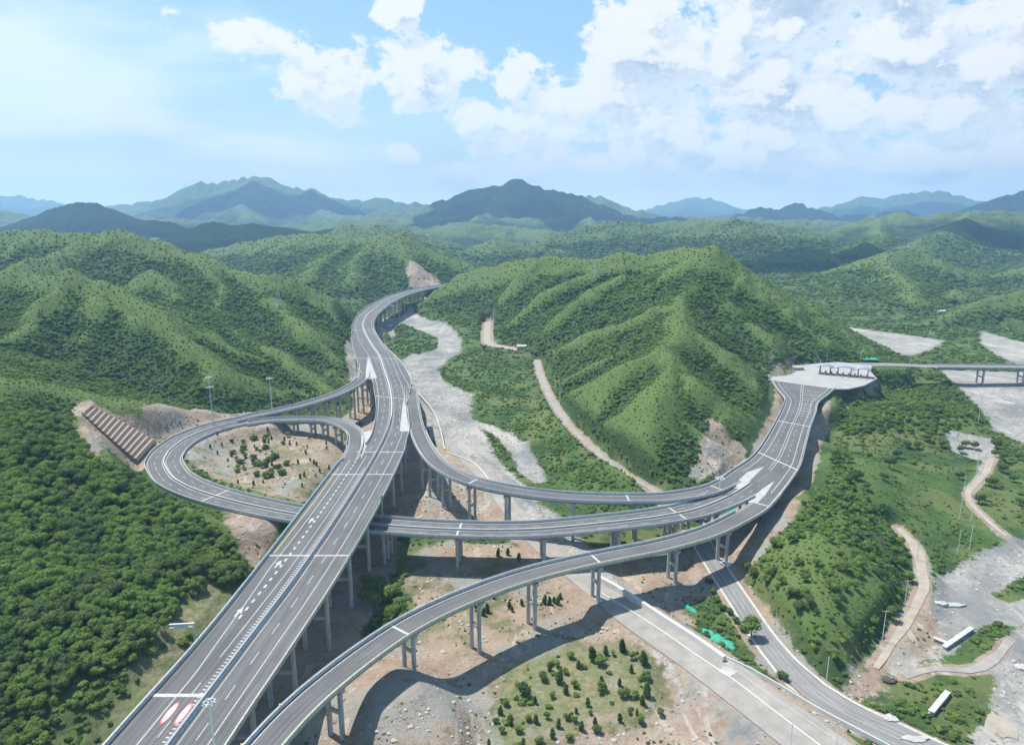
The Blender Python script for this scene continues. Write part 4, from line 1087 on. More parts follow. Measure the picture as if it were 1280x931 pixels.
rB, sB, sB0, iB = simple_ramp('B', 'ramp_bridge', 'slender ramp bridge curving off the right side of the expressway viaduct, farthest of three crossings', [532, 541, 556, 588, 638, 722, 790, 858, 890], [], pl=lambda p: p.y < 402 or p.x > -50, pr=lambda p: p.x < 108, cols=(-2.3, 2.3))
ramp_lines(sB, rB); joints(sB, [at_px(sB0, 591, 320, 345), at_px(sB0, 785), at_px(sB0, 897)], rB)
rD, sD, sD0, iD = simple_ramp('D', 'ramp_bridge', 'long single ramp bridge with cream outer parapet, nearest of the three valley crossings', [345, 419, 510, 592, 668, 749, 843, 905], [], pm=(M_BARR, M_CREAM), pl=lambda p: p.x < 104, cols=(-2.3, 2.3))
ramp_lines(sD, rD); joints(sD, [at_px(sD0, 500), at_px(sD0, 743), at_px(sD0, 952, 0, 330)], rD)
for px in (327, 368):
    s = at_px(sD0, px); q = min(sD0, key=lambda r_: abs(r_[0] - s)); p = q[1] - q[2] * .25
    mb = MB(); mb.box((0, 0, .35), (.5, .5, .9)); mb.box((0, 0, -.15), (.8, .8, .3)); o = mb.build('marker_post', M_ORANGE); o.location = (p.x, p.y, p.z + .55)
    tag(o, 'small orange post on the edge of the nearest ramp, ' + ('lower' if px == 327 else 'upper') + ' of the two', 'post', 'orange posts on the near ramp')
rF, sF, sF0, iF = viaduct('F', 'viaduct', 'wide straight bridge where the three ramps join below the toll plaza', 2.0, box=.1)
parapet([q for q in sF], -1, rF, M_BARR); parapet([q for q in sF], 1, rF, M_BARR)
mb = MB(); midF = [L + u * w_ * .5 for s, L, u, w_ in sF]
offset_line(mb, midF, -.7, .3, .03, 40); offset_line(mb, midF, .7, .3, .03, 40)
edL = [L for s, L, u, w_ in sF]; edR = [L + u * w_ for s, L, u, w_ in sF]
offset_line(mb, edL, 1.2, .28, .03); offset_line(mb, edR, -1.2, .28, .03); offset_line(mb, edL, 4.6, .35, .03, 20); offset_line(mb, edR, -4.6, .35, .03, 20)
offset_line(mb, edL, 7.6, .22, .03, 60, dash=(4, 6)); offset_line(mb, edR, -7.8, .22, .03, 60, dash=(4, 6))
mb.build('lane_marking', M_WHITE, rF)
mb = MB()
for k in range(11):   # ladder of transverse bars before the plaza
    q = min(sF, key=lambda r_: abs(r_[0] - (sF[-1][0] - 20 - k * 7.5))); _, L, u, w_ = q; d = Vector((-u.y, u.x, 0))
    A_ = L + u * (w_ * .52); B_ = L + u * (w_ - 3.2)
    for dd in ((0, .6),): mb.add([A_ + d * dd[0] + Vector((0, 0, .035)), B_ + d * dd[0] + Vector((0, 0, .035)), B_ + d * dd[1] + Vector((0, 0, .035)), A_ + d * dd[1] + Vector((0, 0, .035))], [(0, 1, 2, 3)])
mb.build('rumble_bars', M_WHITE, rF)
joints(sF, [y_to_s(sF0, y) for y in (365, 434)], rF, wd=1.2)
for s in range(14, int(sF[-1][0]) - 30, 26):
    po = pier(rF, sF0, s, (-8, -2.7, 2.7, 8), 2.0, .7)
    if po: local(po, iF)
gore(rF, iF, [(955, 583), (934, 590), (921, 602), (914, 606), (917, 610), (926, 611), (940, 598)], 20)
gore(rF, iF, [(968, 601), (954, 610), (938, 623), (935, 628), (946, 629), (957, 618)], 20)

# --- toll plaza
mb = MB(); n_p = len(PLAZA)
mb.add([(x, y, 20.02) for x, y in PLAZA] + [(x, y, 19.0) for x, y in PLAZA], [tuple(range(n_p)), tuple(range(2 * n_p - 1, n_p - 1, -1))] + [(i, n_p + i, n_p + (i + 1) % n_p, (i + 1) % n_p) for i in range(n_p)])
pz = mb.build('plaza_apron', simple('apron_concrete', (.32, .315, .30), .9, .16, .10)); tag(pz, kind='structure')
AX = Vector((35, -20, 0)).normalized(); AY = Vector((-AX.y, AX.x, 0)); TC = Vector((280, 568, 20.02)); TA = math.atan2(AX.y, AX.x)
M_ROOF = simple('blue_roof', (.25, .31, .40), .6, .08, .5, .5, .2); M_COL = simple('brown_column', (.25, .15, .12), .7); M_BOOTH = simple('booth_panel', (.46, .34, .30), .6); M_GLASS = simple('booth_glass', (.06, .08, .09), .15, .05, 1, .6)
def canopy(c, wd, dp, h, label):
    r_ = empty('toll_canopy', tuple(c), TA); tag(r_, label, 'canopy', 'blue toll canopies on the plaza')
    mb = MB(); nx = 12; vs = []
    for i in range(nx + 1):
        t = i / nx; x = -wd / 2 + wd * t; zz = h + 1.9 * (1 - (2 * t - 1) ** 2) 
        for y in (-dp / 2, 0, dp / 2): vs.append((x, y, zz + (.7 if y == 0 else 0)))
        for y in (dp / 2, 0, -dp / 2): vs.append((x, y, zz - .5))
    mb.add(vs, [(i * 6 + j, i * 6 + (j + 1) % 6, i * 6 + 6 + (j + 1) % 6, i * 6 + 6 + j) for i in range(nx) for j in range(6)] + [(5, 4, 3, 2, 1, 0), tuple(nx * 6 + j for j in range(6))])
    mb.build('roof', M_ROOF, r_)
    for x in (-wd * .32, wd * .32):
        for y in (-dp * .28, dp * .28):
            cb = MB(); cb.tube((x, y, 0), (x, y, h + .9), .28, .28, 10); cb.box((x, y, .5), (1.0, 1.0, 1.0)); cb.build('column', M_COL, r_)
    return r_
for k, (o_, wd, lb) in enumerate(((-15.5, 12.5, 'left blue curved canopy of the toll plaza'), (-.8, 15.5, 'largest, middle blue curved canopy of the toll plaza'), (13.2, 11.5, 'right blue curved canopy of the toll plaza, nearest the trees'))):
    canopy(TC + AX * o_ + AY * 1.5 * k, wd, 9.0, 6.2, lb)
b0 = None
for k in range(9):
    p = TC + AX * (-19.5 + k * 4.5) - AY * 1.0
    if b0 is None:
        b0 = empty('toll_booth', tuple(p), TA)
        mb = MB(); mb.box((0, 0, .12), (1.5, 11, .24)); mb.box((0, -5.2, .5), (1.2, .8, .9), taper=.7); mb.build('island', M_CONC, b0)
        mb = MB(); mb.box((0, 0, .75), (1.4, 2.6, 1.1)); mb.box((0, 0, 2.45), (1.5, 2.8, .25)); mb.build('cabin', M_BOOTH, b0)
        mb = MB(); mb.box((0, 0, 1.81), (1.3, 2.5, 1.0)); mb.build('window', M_GLASS, b0)
        mb = MB(); mb.box((.1, -2.6, .9), (.3, .3, 1.3)); mb.box((1.5, -2.6, 1.35), (2.8, .1, .12)); mb.build('barrier_gate', M_RED, b0)
        b = b0
    else: b = copy_tree(b0, tuple(p))
    tag(b, ('leftmost', 'second', 'third', 'fourth', 'middle', 'sixth', 'seventh', 'eighth', 'rightmost')[k] + (' toll booth from the left' if 0 < k < 8 and k != 4 else ' toll booth') + ' in the row under the blue canopies', 'toll booth', 'toll booths under the canopies')

# --- road and bridge beyond the plaza
st_r = [(i * 6.0, Vector((p[0], p[1], p[2])), None, p[3]) for i, p in enumerate(spline(RBR, 6))]
def ribbon(pts, name, m_, dz, parent=None, width=None, conform=False, edge=None, step=5.0, kind='structure', wobble=0.0):
    S_ = spline(pts, step) if len(pts) > 2 else np.array(pts); vs = []; ac = 0; uv = []
    K = 4 if conform else 1
    for i, p in enumerate(S_):
        a = S_[max(0, i - 1)]; b = S_[min(len(S_) - 1, i + 1)]; d = (b - a)[:2]; L_ = np.hypot(*d) + 1e-9; d /= L_; n = np.array([-d[1], d[0]])
        if i: ac += np.hypot(*(S_[i] - S_[i - 1])[:2])
        wl = (width or p[3]) / 2
        wl1 = wl * (1 + wobble * mnoise.noise((p[0] * .07, p[1] * .07, 1))); wl2 = wl * (1 + wobble * mnoise.noise((p[0] * .07, p[1] * .07, 9)))
        for k in range(K + 1):
            t = k / K; off = wl1 * (1 - t) - wl2 * t; x, y = p[0] + n[0] * off, p[1] + n[1] * off
            vs.append((x, y, (gz(x, y) if conform else p[2]) + dz)); uv.append((off, ac))
    mb = MB(); mb.add(vs, [(i * (K + 1) + k + 1, (i + 1) * (K + 1) + k + 1, (i + 1) * (K + 1) + k, i * (K + 1) + k) for i in range(len(S_) - 1) for k in range(K)])
    o = mb.build(name, m_, parent); ul = o.data.uv_layers.new(name='UVMap')
    idx = [l.vertex_index for l in o.data.loops]; ul.data.foreach_set('uv', [c for i in idx for c in uv[i]])
    if kind and not parent: tag(o, kind=kind)
    return o, S_
ribbon(RBR, 'approach_road', M_ASPH2, .05)
rb = empty('river_bridge', (385, 620, 16.5)); tag(rb, 'low grey road bridge over the gravel river at the right edge', 'bridge')
ivr = Vector((385, 620, 16.5)); pR = [(385, 620, 16.5), (432, 623, 15.5), (480, 624, 14.8), (560, 622, 14.5), (640, 615, 14.5)]
s_r = []; acc = 0.0; SR = spline(pR, 8)
for i, p in enumerate(SR):
    a = SR[max(0, i - 1)]; b = SR[min(len(SR) - 1, i + 1)]; d = (b - a)[:2]; d /= np.hypot(*d); n = Vector((-d[1], d[0], 0))
    if i: acc += float(np.hypot(*(SR[i] - SR[i - 1])[:2]))
    s_r.append((acc, Vector(p[:3]) + n * 6.5 - ivr, -n, 13.0))
mb = MB(); loft(s_r, [(0, 0, -.02), (0, 0, -.6), (0, 1.5, -1), (.2, 0, -2.2), (.8, 0, -2.2), (1, -1.5, -1), (1, 0, -.6), (1, 0, -.02)], mb); mb.build('girder', M_FASC, rb)
road_sheet(s_r, 0, .4, 1, -.4, 0, 'road_surface', M_ASPH2, rb)
for sd_ in (-1, 1): parapet(s_r, sd_, rb, M_BARR, 1.0, rail=False)
s_rw = [(s, L + ivr, u, w_) for s, L, u, w_ in s_r]
for x in (431, 469, 515, 560, 605):
    q = min(s_rw, key=lambda r_: abs(r_[1].x - x)); po = pier(rb, s_rw, q[0], (-4, 4), 2.2, .9)
    if po: local(po, ivr)

# --- roads on the ground
ribbon(ASPH, 'local_road', M_ASPH2, .10); 
mb = MB(); SA_ = [tuple(p[:3]) for p in spline(ASPH, 5)]; WA = spline(ASPH, 5)
offset_line(mb, SA_, 0, .15, .14, dash=(4, 6)); o = mb.build('road_marking', M_WHITE); tag(o, kind='structure')
for sg in (-1, 1):
    mb = MB(); offset_line(mb, SA_, lambda s, sg=sg: sg * (WA[min(len(WA) - 1, int(s / 5.1))][3] / 2 + .5), 1.1, .07); o = mb.build('road_verge', M_CONC); tag(o, kind='structure')
ribbon(CONS, 'construction_road', M_CONSR, .10)
ribbon(PATH1, 'dirt_road', M_CONSR, .10, wobble=.35); ribbon(PATH2, 'dirt_road', M_DIRT, .10, wobble=.5); ribbon(PATH3, 'dirt_track', M_CONSR, .08, wobble=.6); ribbon(PATH4, 'dirt_track', M_DIRT, .10, wobble=.4); ribbon(PATH5, 'dirt_track', M_DIRT, .08, wobble=.5)


def wall_along(pts, width, h, name, m_, label, cat='wall', off=0.0, base=-.6, group=None):
    S_ = spline(pts, 5) if len(pts) > 2 else np.array(pts, float); vs = []
    for i, p in enumerate(S_):
        a = S_[max(0, i - 1)]; b = S_[min(len(S_) - 1, i + 1)]; d = (b - a)[:2]; d /= np.hypot(*d) + 1e-9; n = np.array([d[1], -d[0]])
        for o_, z in ((off - width / 2, base), (off - width * .32, h), (off + width * .32, h), (off + width / 2, base)): vs.append((p[0] + n[0] * o_, p[1] + n[1] * o_, p[2] + z))
    mb = MB(); N = len(S_); mb.add(vs, [(i * 4 + j, i * 4 + (j + 1) % 4, i * 4 + 4 + (j + 1) % 4, i * 4 + 4 + j) for i in range(N - 1) for j in range(4)] + [(3, 2, 1, 0), tuple(4 * (N - 1) + j for j in range(4))])
    o = mb.build(name, m_); tag(o, label, cat, group); return o
wall_along([at(px, py, 3.4) for px, py in [(748, 726), (770, 738), (800, 757), (830, 777), (870, 803), (905, 828)]], 2.2, 2.6, 'retaining_wall', M_CONCW, 'pale concrete retaining wall along the right side of the gravel construction road')
wall_along([at(px, py, 3.8) for px, py in [(905, 822), (940, 838), (985, 864), (1023, 887), (1070, 912), (1112, 934)]], .6, .9, 'barrier_wall', M_CONCW, 'low white barrier between the construction road and the asphalt road')
wall_along([at(px, py, 3.8) for px, py in [(752, 742), (790, 765), (830, 791), (870, 819), (918, 851), (965, 887), (1023, 931), (1075, 972)]], .7, .5, 'kerb_wall', M_CONCW, 'low white kerb wall on the left side of the gravel construction road', 'kerb')
wall_along([at(px, py, 2.2) for px, py in [(522, 490), (540, 512), (550, 535), (556, 562)]], .8, .6, 'kerb_wall', M_CONCW, 'pale kerb curving beside the gravel bed right of the viaduct', 'kerb')
wall_along([at(px, py, 2.4) for px, py in [(560, 566), (590, 578), (605, 592), (617, 610)]], .9, .6, 'kerb_wall', M_CONCW, 'pale curved kerb on the gravel track behind the farthest ramp bridge', 'kerb')
wall_along([at(px, py, 3.8) for px, py in [(906, 812), (940, 836), (975, 860), (1020, 890), (1060, 916), (1090, 938)]], .35, .35, 'lane_kerb', M_CONC, 'thin grey kerb down the middle of the construction road', 'kerb', off=5.5)

# --- terraced cutting beside the loop
te = MB(); N = 14; vs = []
for i in range(N):
    a0, a1, b0_, b1_ = Vector(STL[i]), Vector(STL[i + 1]), Vector(STU[i]), Vector(STU[i + 1])
    z0, z1 = a0.z, a1.z; e = .55
    m0 = a0.lerp(a1, e); m1 = b0_.lerp(b1_, e)
    for t in range(8):
        u0, u1 = t / 8, (t + 1) / 8; bow = lambda u: math.sin(u * math.pi) * .15
        def pt(A_, B_, u, z): q = A_.lerp(B_, u); return (q.x, q.y, z + bow(u) + .25)
        o_ = len(te.v)
        te.add([pt(a0, b0_, u0, z0), pt(a0, b0_, u1, z0), pt(m0, m1, u1, z0 - .2), pt(m0, m1, u0, z0 - .2)], [(0, 3, 2, 1)], 0)
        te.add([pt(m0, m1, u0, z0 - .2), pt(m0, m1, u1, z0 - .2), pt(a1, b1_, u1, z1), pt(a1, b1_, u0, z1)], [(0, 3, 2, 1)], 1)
for A_ in (STL, STU):
    for i in range(N):
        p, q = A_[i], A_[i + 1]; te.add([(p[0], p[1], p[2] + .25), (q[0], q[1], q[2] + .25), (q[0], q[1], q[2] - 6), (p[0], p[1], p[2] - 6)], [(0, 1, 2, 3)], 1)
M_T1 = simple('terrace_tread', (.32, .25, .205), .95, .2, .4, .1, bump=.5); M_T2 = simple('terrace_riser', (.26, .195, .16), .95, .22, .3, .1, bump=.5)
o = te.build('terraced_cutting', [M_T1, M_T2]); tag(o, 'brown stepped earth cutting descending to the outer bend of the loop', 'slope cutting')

# ------------------------------------------------------------------ lamps, poles, pylons
def high_mast(h, rings=1, rs=1.0):
    r_ = empty('high_mast_light', (0, 0, 0))
    mb = MB(); mb.tube((0, 0, -1), (0, 0, h), .38, .16, 10); mb.box((0, 0, .25), (1.6, 1.6, .5)); mb.build('mast', M_POLE, r_)
    for k in range(rings):
        zz = h - .6 - k * 6.5
        mb = MB()
        for i in range(12):
            a, b = 2 * math.pi * i / 12, 2 * math.pi * (i + 1) / 12; R_ = 1.7 * rs
            mb.tube((math.cos(a) * R_, math.sin(a) * R_, zz), (math.cos(b) * R_, math.sin(b) * R_, zz), .09 * rs, .09 * rs, 6)
            if i % 3 == 0: mb.tube((0, 0, zz), (math.cos(a) * R_, math.sin(a) * R_, zz), .07, .07, 6)
        rg = mb.build('lamp_ring', M_POLE, r_)
        for i in range(8):
            a = 2 * math.pi * i / 8; lb = MB(); lb.box((math.cos(a) * 2.1 * rs, math.sin(a) * 2.1 * rs, zz - .25), (.8 * rs, .55 * rs, .45 * rs), a, taper=.7); lb.build('floodlight', M_CONCW, rg)
    return r_
def put_mast(px, py, z, h, label, rings=1, loc=None):
    m_ = high_mast(h, rings, .6 if py == 0 and px == 0 and h > 30 else 1.0); m_.location = loc or at(px, py, z); tag(m_, label, 'light mast', 'high mast lights'); return m_
put_mast(268, 545, 9, 41, 'tall two-tier high mast light at the upper left edge of the loop', 2)
put_mast(341, 524, 14, 30, 'high mast light where the narrow ramp joins the loop road')
p = at(899, 616, 20); put_mast(0, 0, 0, 27, 'high mast light rising between the farthest ramp and the middle bridge', loc=(p[0], p[1], gz(p[0], p[1])))
q = at(255, 873, 60); put_mast(0, 0, 0, 60 - 26.0, 'high mast light on the expressway median at the bottom of the view, seen from above', loc=(q[0] + 1.0, q[1] - 0.0, 26.0))


def lamp_post(h=11, arm=2.2, double=False):
    r_ = empty('street_lamp'); mb = MB(); mb.tube((0, 0, -.5), (0, 0, h), .16, .09, 8); mb.build('pole', M_POLE, r_)
    for sg in ((1, -1) if double else (1,)):
        mb = MB(); mb.tube((0, 0, h - .1), (sg * arm, 0, h + .4), .06, .05, 6); mb.box((sg * (arm + .4), 0, h + .42), (1.1, .4, .18)); mb.build('lamp_head', M_CONCW, r_)
    return r_
for px, py, z, h, lb in ((969, 468, 20, 7.5, 'short white lamp post at the left flare below the toll plaza'), (990.5, 463, 20, 11, 'white lamp post at the rear left edge of the toll apron'), (1033, 452, 20, 11, 'white lamp post behind the left toll canopy'),
                        (1075, 452, 20, 9.5, 'white lamp post beside the green netting behind the plaza'), (1107, 464, 19, 12, 'white lamp post right of the toll canopies on the approach road'), (1136.6, 460, 18, 14, 'white lamp post at the bend before the river bridge')):
    l_ = lamp_post(h, 1.0, True); l_.location = at(px, py, z); tag(l_, lb, 'lamp post', 'lamp posts round the toll plaza')


def pole(h, cross=True, r=.17):
    r_ = empty('utility_pole'); mb = MB(); mb.tube((0, 0, -1), (0, 0, h), r, r * .65, 8); mb.build('pole', M_POLE, r_)
    if cross:
        mb = MB(); mb.box((0, 0, h - .5), (2.6, .14, .14)); 
        for x in (-1.2, 0, 1.2): mb.tube((x, 0, h - .45), (x, 0, h - .1), .07, .05, 6)
        mb.build('crossarm', M_CONC, r_)
    return r_
for px, py, h, cr, lb in ((1199, 650, 24, 0, 'tall thin pole in the meadow left of the dirt track'), (1213.5, 652, 15, 0, 'thin pole below the bend of the dirt track'), (1220, 592, 14, 0, 'white pole beside the dirt track near the round trees'), (1196.5, 693, 12.5, 1, 'pole with crossarm at the lower left edge of the meadow'),
                          (1211.5, 687, 12.5, 1, 'pole with crossarm at the lower right edge of the meadow'), (1222, 531, 23, 0, 'tall thin pole at the edge of the upper gravel bed'), (1102.5, 802, 13, 1, 'pole with lamp arm at the foot of the dark green knoll'), (1130.6, 757, 11.5, 1, 'pole beside the dirt road on the right flank of the knoll'),
                          (1045, 934, 9, 0, 'thin pole at the bottom edge on the construction road'), (988, 932, 8, 0, 'thin pole left of the white kerb wall at the bottom'), (1066, 470, 8, 0, 'thin pole standing on the toll apron in front of the booths'), (1033, 850, 9, 0, 'thin pole at the lower tip of the knoll'),
                          (1146, 700, 9, 0, 'short pole beside the pale dirt road'), (968, 790, 8, 0, 'thin pole beside the asphalt road under the knoll')):
    l_ = pole(h, bool(cr)); l_.location = drop(px, py, 1.0); tag(l_, lb, 'pole', 'poles in the valley')


def pylon(h=30):
    r_ = empty('power_pylon'); mb = MB(); lv = [0, .2, .4, .58, .74, .88, 1.0]; wd = [3.2, 2.5, 1.9, 1.4, 1.0, .7, .25]
    for i in range(len(lv) - 1):
        z0, z1, w0, w1 = lv[i] * h, lv[i + 1] * h, wd[i], wd[i + 1]; c0 = [(-w0, -w0), (w0, -w0), (w0, w0), (-w0, w0)]; c1 = [(-w1, -w1), (w1, -w1), (w1, w1), (-w1, w1)]
        for k in range(4):
            j = (k + 1) % 4
            mb.tube((*c0[k], z0), (*c1[k], z1), .16, .14, 4); mb.tube((*c0[k], z0), (*c1[j], z1), .09, .09, 4); mb.tube((*c0[j], z0), (*c1[k], z1), .09, .09, 4); mb.tube((*c1[k], z1), (*c1[j], z1), .09, .09, 4)
    mb.build('lattice', M_STEEL, r_)
    for z in (.66, .8, .93):
        mb = MB(); mb.tube((-5.5 * (1.3 - z), 0, z * h), (5.5 * (1.3 - z), 0, z * h), .14, .14, 4); mb.tube((-5.5 * (1.3 - z), 0, z * h), (0, 0, z * h + 1.2), .08, .08, 4); mb.tube((5.5 * (1.3 - z), 0, z * h), (0, 0, z * h + 1.2), .08, .08, 4); mb.build('crossarm', M_STEEL, r_)
    return r_
for px, py, h, lb in ((745, 350, 26, 'lattice power pylon on a ridge of the central hill'), (349, 384, 22, 'lattice power pylon on the left hill above the ramps'), (618, 405, 22, 'lattice power pylon at the foot of the central hill'), (512, 365, 24, 'distant lattice pylon left of the far end of the viaduct')):
    l_ = pylon(h); pp = drop(px, py, 30); l_.location = pp; l_.rotation_euler = (0, 0, .5); tag(l_, lb, 'pylon', 'power pylons on the hills')

# ------------------------------------------------------------------ small things on the ground
def beam(px0, py0, px1, py1, name, label, wd=1.6, h=1.4, m_=None, group=None):
    a = Vector(drop(px0, py0)); b = Vector(drop(px1, py1)); c = (a + b) / 2; d = b - a
    mb = MB(); L_ = Vector((d.x, d.y)).length; mb.box((0, 0, h * .1), (L_, wd, h * .25)); mb.box((0, 0, h * .5), (L_ * .99, wd * .4, h * .6)); mb.box((0, 0, h * .88), (L_, wd * 1.1, h * .24))
    o = mb.build(name, m_ or M_CONC); o.location = (c.x, c.y, max(gz(c.x, c.y), min(a.z, b.z)) + .1); o.rotation_euler = (0, 0, math.atan2(d.y, d.x)); tag(o, label, 'concrete girder', group)
beam(1163, 894, 1184, 869, 'concrete_girder', 'pale concrete girder lying on the grass near the bottom right corner')
beam(1179, 813, 1214, 789, 'concrete_girder', 'pale concrete girder lying on river gravel between two green patches')
beam(1166, 801, 1184, 808, 'concrete_girder', 'short broken girder beside the pinkish rubble')


M_SLAB = simple('weathered_slab', (.38, .37, .345), .9, .25, .6)
def slab(px, py, rx, ry, name, label, m_, h=.5, n=14, seed=0, cat='slab'):
    c = Vector(drop(px, py)); r0 = random.Random(seed); m_ = M_SLAB if m_ is M_CONCW else m_; mb = MB(); top = []; bot = []
    for i in range(n):
        t = 2 * math.pi * i / n; k = r0.uniform(.7, 1.12); top.append((math.cos(t) * rx * k * .93, math.sin(t) * ry * k * .93, h * r0.uniform(.7, 1.1))); bot.append((math.cos(t) * rx * k, math.sin(t) * ry * k, -.6))
    mb.add([(0, 0, h)] + top + bot, [(0, 1 + i, 1 + (i + 1) % n) for i in range(n)] + [(1 + i, 1 + n + i, 1 + n + (i + 1) % n, 1 + (i + 1) % n) for i in range(n)])
    o = mb.build(name, m_); o.location = (c.x, c.y, gz(c.x, c.y)); tag(o, label, cat); return o
slab(1192, 758, 5, 1.7, 'broken_slab', 'large white broken concrete slab on the riverside gravel', M_CONCW, .8, seed=2)
slab(1176, 755, 3, 1.8, 'broken_slab', 'smaller white concrete slab left of the large broken one', M_CONCW, .8, seed=3)
slab(1113, 900, 2.6, 1.8, 'broken_slab', 'pale slab heap beside the asphalt road near the bottom right', M_CONCW, .7, seed=4)
slab(1143, 925, 5, 1.4, 'broken_slab', 'white slab at the bottom edge beside the asphalt road', M_CONCW, .7, seed=5)
slab(908, 841, 4.4, 3.6, 'concrete_pad', 'white concrete pad on the left edge of the construction road', M_CONCW, .35, 4, 6)
slab(1278, 835, 4, 2, 'broken_slab', 'white slab on gravel at the right edge of the view', M_CONCW, .6, seed=8)
slab(1245, 905, 6, 8, 'concrete_pad', 'pale bare pad beside the gravel track in the bottom right corner', M_DIRT, .12, 16, 9)
slab(1112, 852, 3.2, 1.4, 'rubble_heap', 'dark heap on the pinkish rubble beside the dirt road', simple('dark_soil', (.07, .06, .05), .95), .6, seed=7, cat='heap')
def tarp(px, py, rx, ry, rot, label, seed):
    c = Vector(drop(px, py)); mb = MB(); nx = 14; ny = 8; r0 = random.Random(seed); vs = []
    for i in range(nx + 1):
        for j in range(ny + 1):
            u, v = i / nx * 2 - 1, j / ny * 2 - 1; x = u * rx * (1 - .12 * abs(v) * r0.random()); y = v * ry * (1 - .2 * r0.random() * abs(u))
            e = max(abs(u), abs(v)); z = (1 - e ** 2) * 1.3 * (.6 + .6 * mnoise.noise((u * 3 + seed, v * 3, 0)) ** 1) + .1 if e < 1 else -.2
            vs.append((x, y, z))
    mb.add(vs, [(i * (ny + 1) + j, (i + 1) * (ny + 1) + j, (i + 1) * (ny + 1) + j + 1, i * (ny + 1) + j + 1) for i in range(nx) for j in range(ny)])
    o = mb.build('green_tarpaulin', M_GREENN, smooth=True); o.location = (c.x, c.y, gz(c.x, c.y)); o.rotation_euler = (0, 0, rot); tag(o, label, 'tarpaulin', 'green dust netting')
tarp(892, 795, 6, 2.4, -.75, 'crumpled green netting beside the construction road, upper left heap', 1); tarp(907, 804, 6, 2.8, -.75, 'crumpled green netting beside the construction road, lower right heap', 2)
tarp(861, 760, 4.5, 1.2, -.9, 'narrow strip of green netting at the edge of the middle bridge shadow', 3); tarp(1084, 448, 9, 5, -.2, 'large green netted area behind the toll plaza', 4)
tarp(850, 648, 14, 2.0, .25, 'teal green netting on the slope between the middle and nearest bridges', 5); tarp(905, 640, 12, 2.0, .5, 'teal green netting under the join of the two nearer ramps', 6)

# a small van on the local road
M_VAN = simple('van_paint', (.72, .73, .74), .35, .03, .5, .5); M_DARK = simple('dark_glass', (.03, .035, .04), .15); M_TYRE = simple('tyre', (.025, .025, .025), .85); M_LAMP = simple('lamp_lens', (.6, .5, .4), .2)
c = at(903, 707, 3.1); van = empty('van', (c[0] + 1.2, c[1], c[2] + .05), 0); tag(van, 'small white van on the shaded asphalt road under the nearest bridge', 'van')
van.rotation_euler = (0, 0, math.radians(118))
mb = MB(); pr = [(-2.2, .35), (-2.25, 1.0), (-2.15, 1.85), (-1.6, 1.98), (1.0, 1.98), (1.55, 1.25), (2.2, 1.05), (2.3, .7), (2.25, .35)]
mb.add([(x, -.85, z) for x, z in pr] + [(x, .85, z) for x, z in pr], [tuple(range(len(pr))), tuple(range(2 * len(pr) - 1, len(pr) - 1, -1))] + [((i + 1) % 9, i, 9 + i, 9 + (i + 1) % 9) for i in range(9)]); mb.build('body', M_VAN, van)
mb = MB()
for sg in (-1, 1): mb.box((-.35, sg * .86, 1.55), (2.6, .04, .5))
mb.add([(1.06, -.75, 1.93), (1.54, -.75, 1.30), (1.54, .75, 1.30), (1.06, .75, 1.93)], [(0, 1, 2, 3)]); mb.build('window', M_DARK, van)
for x in (-1.4, 1.45):
    for y in (-.82, .82): mb = MB(); mb.tube((x, y - .1, .34), (x, y + .1, .34), .34, .34, 14); mb.build('wheel', M_TYRE, van)
for y in (-.6, .6): mb = MB(); mb.box((2.27, y, .8), (.1, .3, .18)); mb.build('headlight', M_LAMP, van)

# gantry stub left of the carriageway
c = at(244, 799, 24); g = empty('sign_gantry', (c[0], c[1], gz(c[0], c[1]))); tag(g, 'grey cantilever sign gantry seen from above, left of the expressway', 'gantry')
hh = 30 - gz(c[0], c[1]); mb = MB(); mb.tube((0, 0, -.5), (0, 0, hh), .35, .28, 10); mb.build('post', M_STEEL, g)
mb = MB(); mb.box((-3.4, -.4, hh - .3), (7.6, .5, .5), .10); mb.box((-3.4, -.4, hh - 1.5), (7.6, .3, .3), .10); mb.build('arm', M_STEEL, g)
mb = MB(); mb.box((-3.6, -.62, hh - .9), (4.2, .12, 1.1), .10); mb.build('sign_panel', M_STEEL, g)

# small buildings at the far end
def hut(px, py, z, sx_, sy_, h, label, rot=0.0, roof=None):
    c = at(px, py, z); r_ = empty('hut', (c[0], c[1], gz(c[0], c[1])), rot); tag(r_, label, 'hut')
    mb = MB(); mb.box((0, 0, h / 2 - .5), (sx_, sy_, h + 1)); wl = mb.build('wall', M_CONCW, r_)
    mb = MB(); e = .5; mb.add([(-sx_ / 2 - e, -sy_ / 2 - e, h + .02), (sx_ / 2 + e, -sy_ / 2 - e, h + .02), (sx_ / 2 + e, sy_ / 2 + e, h + .02), (-sx_ / 2 - e, sy_ / 2 + e, h + .02), (-sx_ / 2 - e, 0, h + 1.6), (sx_ / 2 + e, 0, h + 1.6)], [(0, 1, 5, 4), (3, 4, 5, 2), (0, 4, 3), (1, 2, 5), (0, 3, 2, 1)]); mb.build('roof', roof or M_CONC, r_)
    mb = MB(); mb.box((0, -sy_ / 2 - .03, 1.0), (1.0, .06, 2.0)); mb.build('door', M_DARK, r_)
    for x in (-sx_ * .3, sx_ * .3): mb = MB(); mb.box((x, -sy_ / 2 - .03, 1.6), (1.2, .06, 1.0)); mb.build('window', M_DARK, r_)
hut(490, 366, 27, 16, 8, 5, 'white building beside the far curve of the viaduct'); hut(471, 373, 20, 10, 6, 4, 'smaller pale building left of the far curve of the viaduct')
hut(1178, 396, 3, 12, 7, 3.5, 'pale hut at the foot of the distant right hills'); hut(536, 383, 3, 16, 7, 3.5, 'low pale building below the far end of the viaduct'); hut(652, 441, 3, 10, 6, 3.5, 'pale hut at the foot of the central hill beside the track')
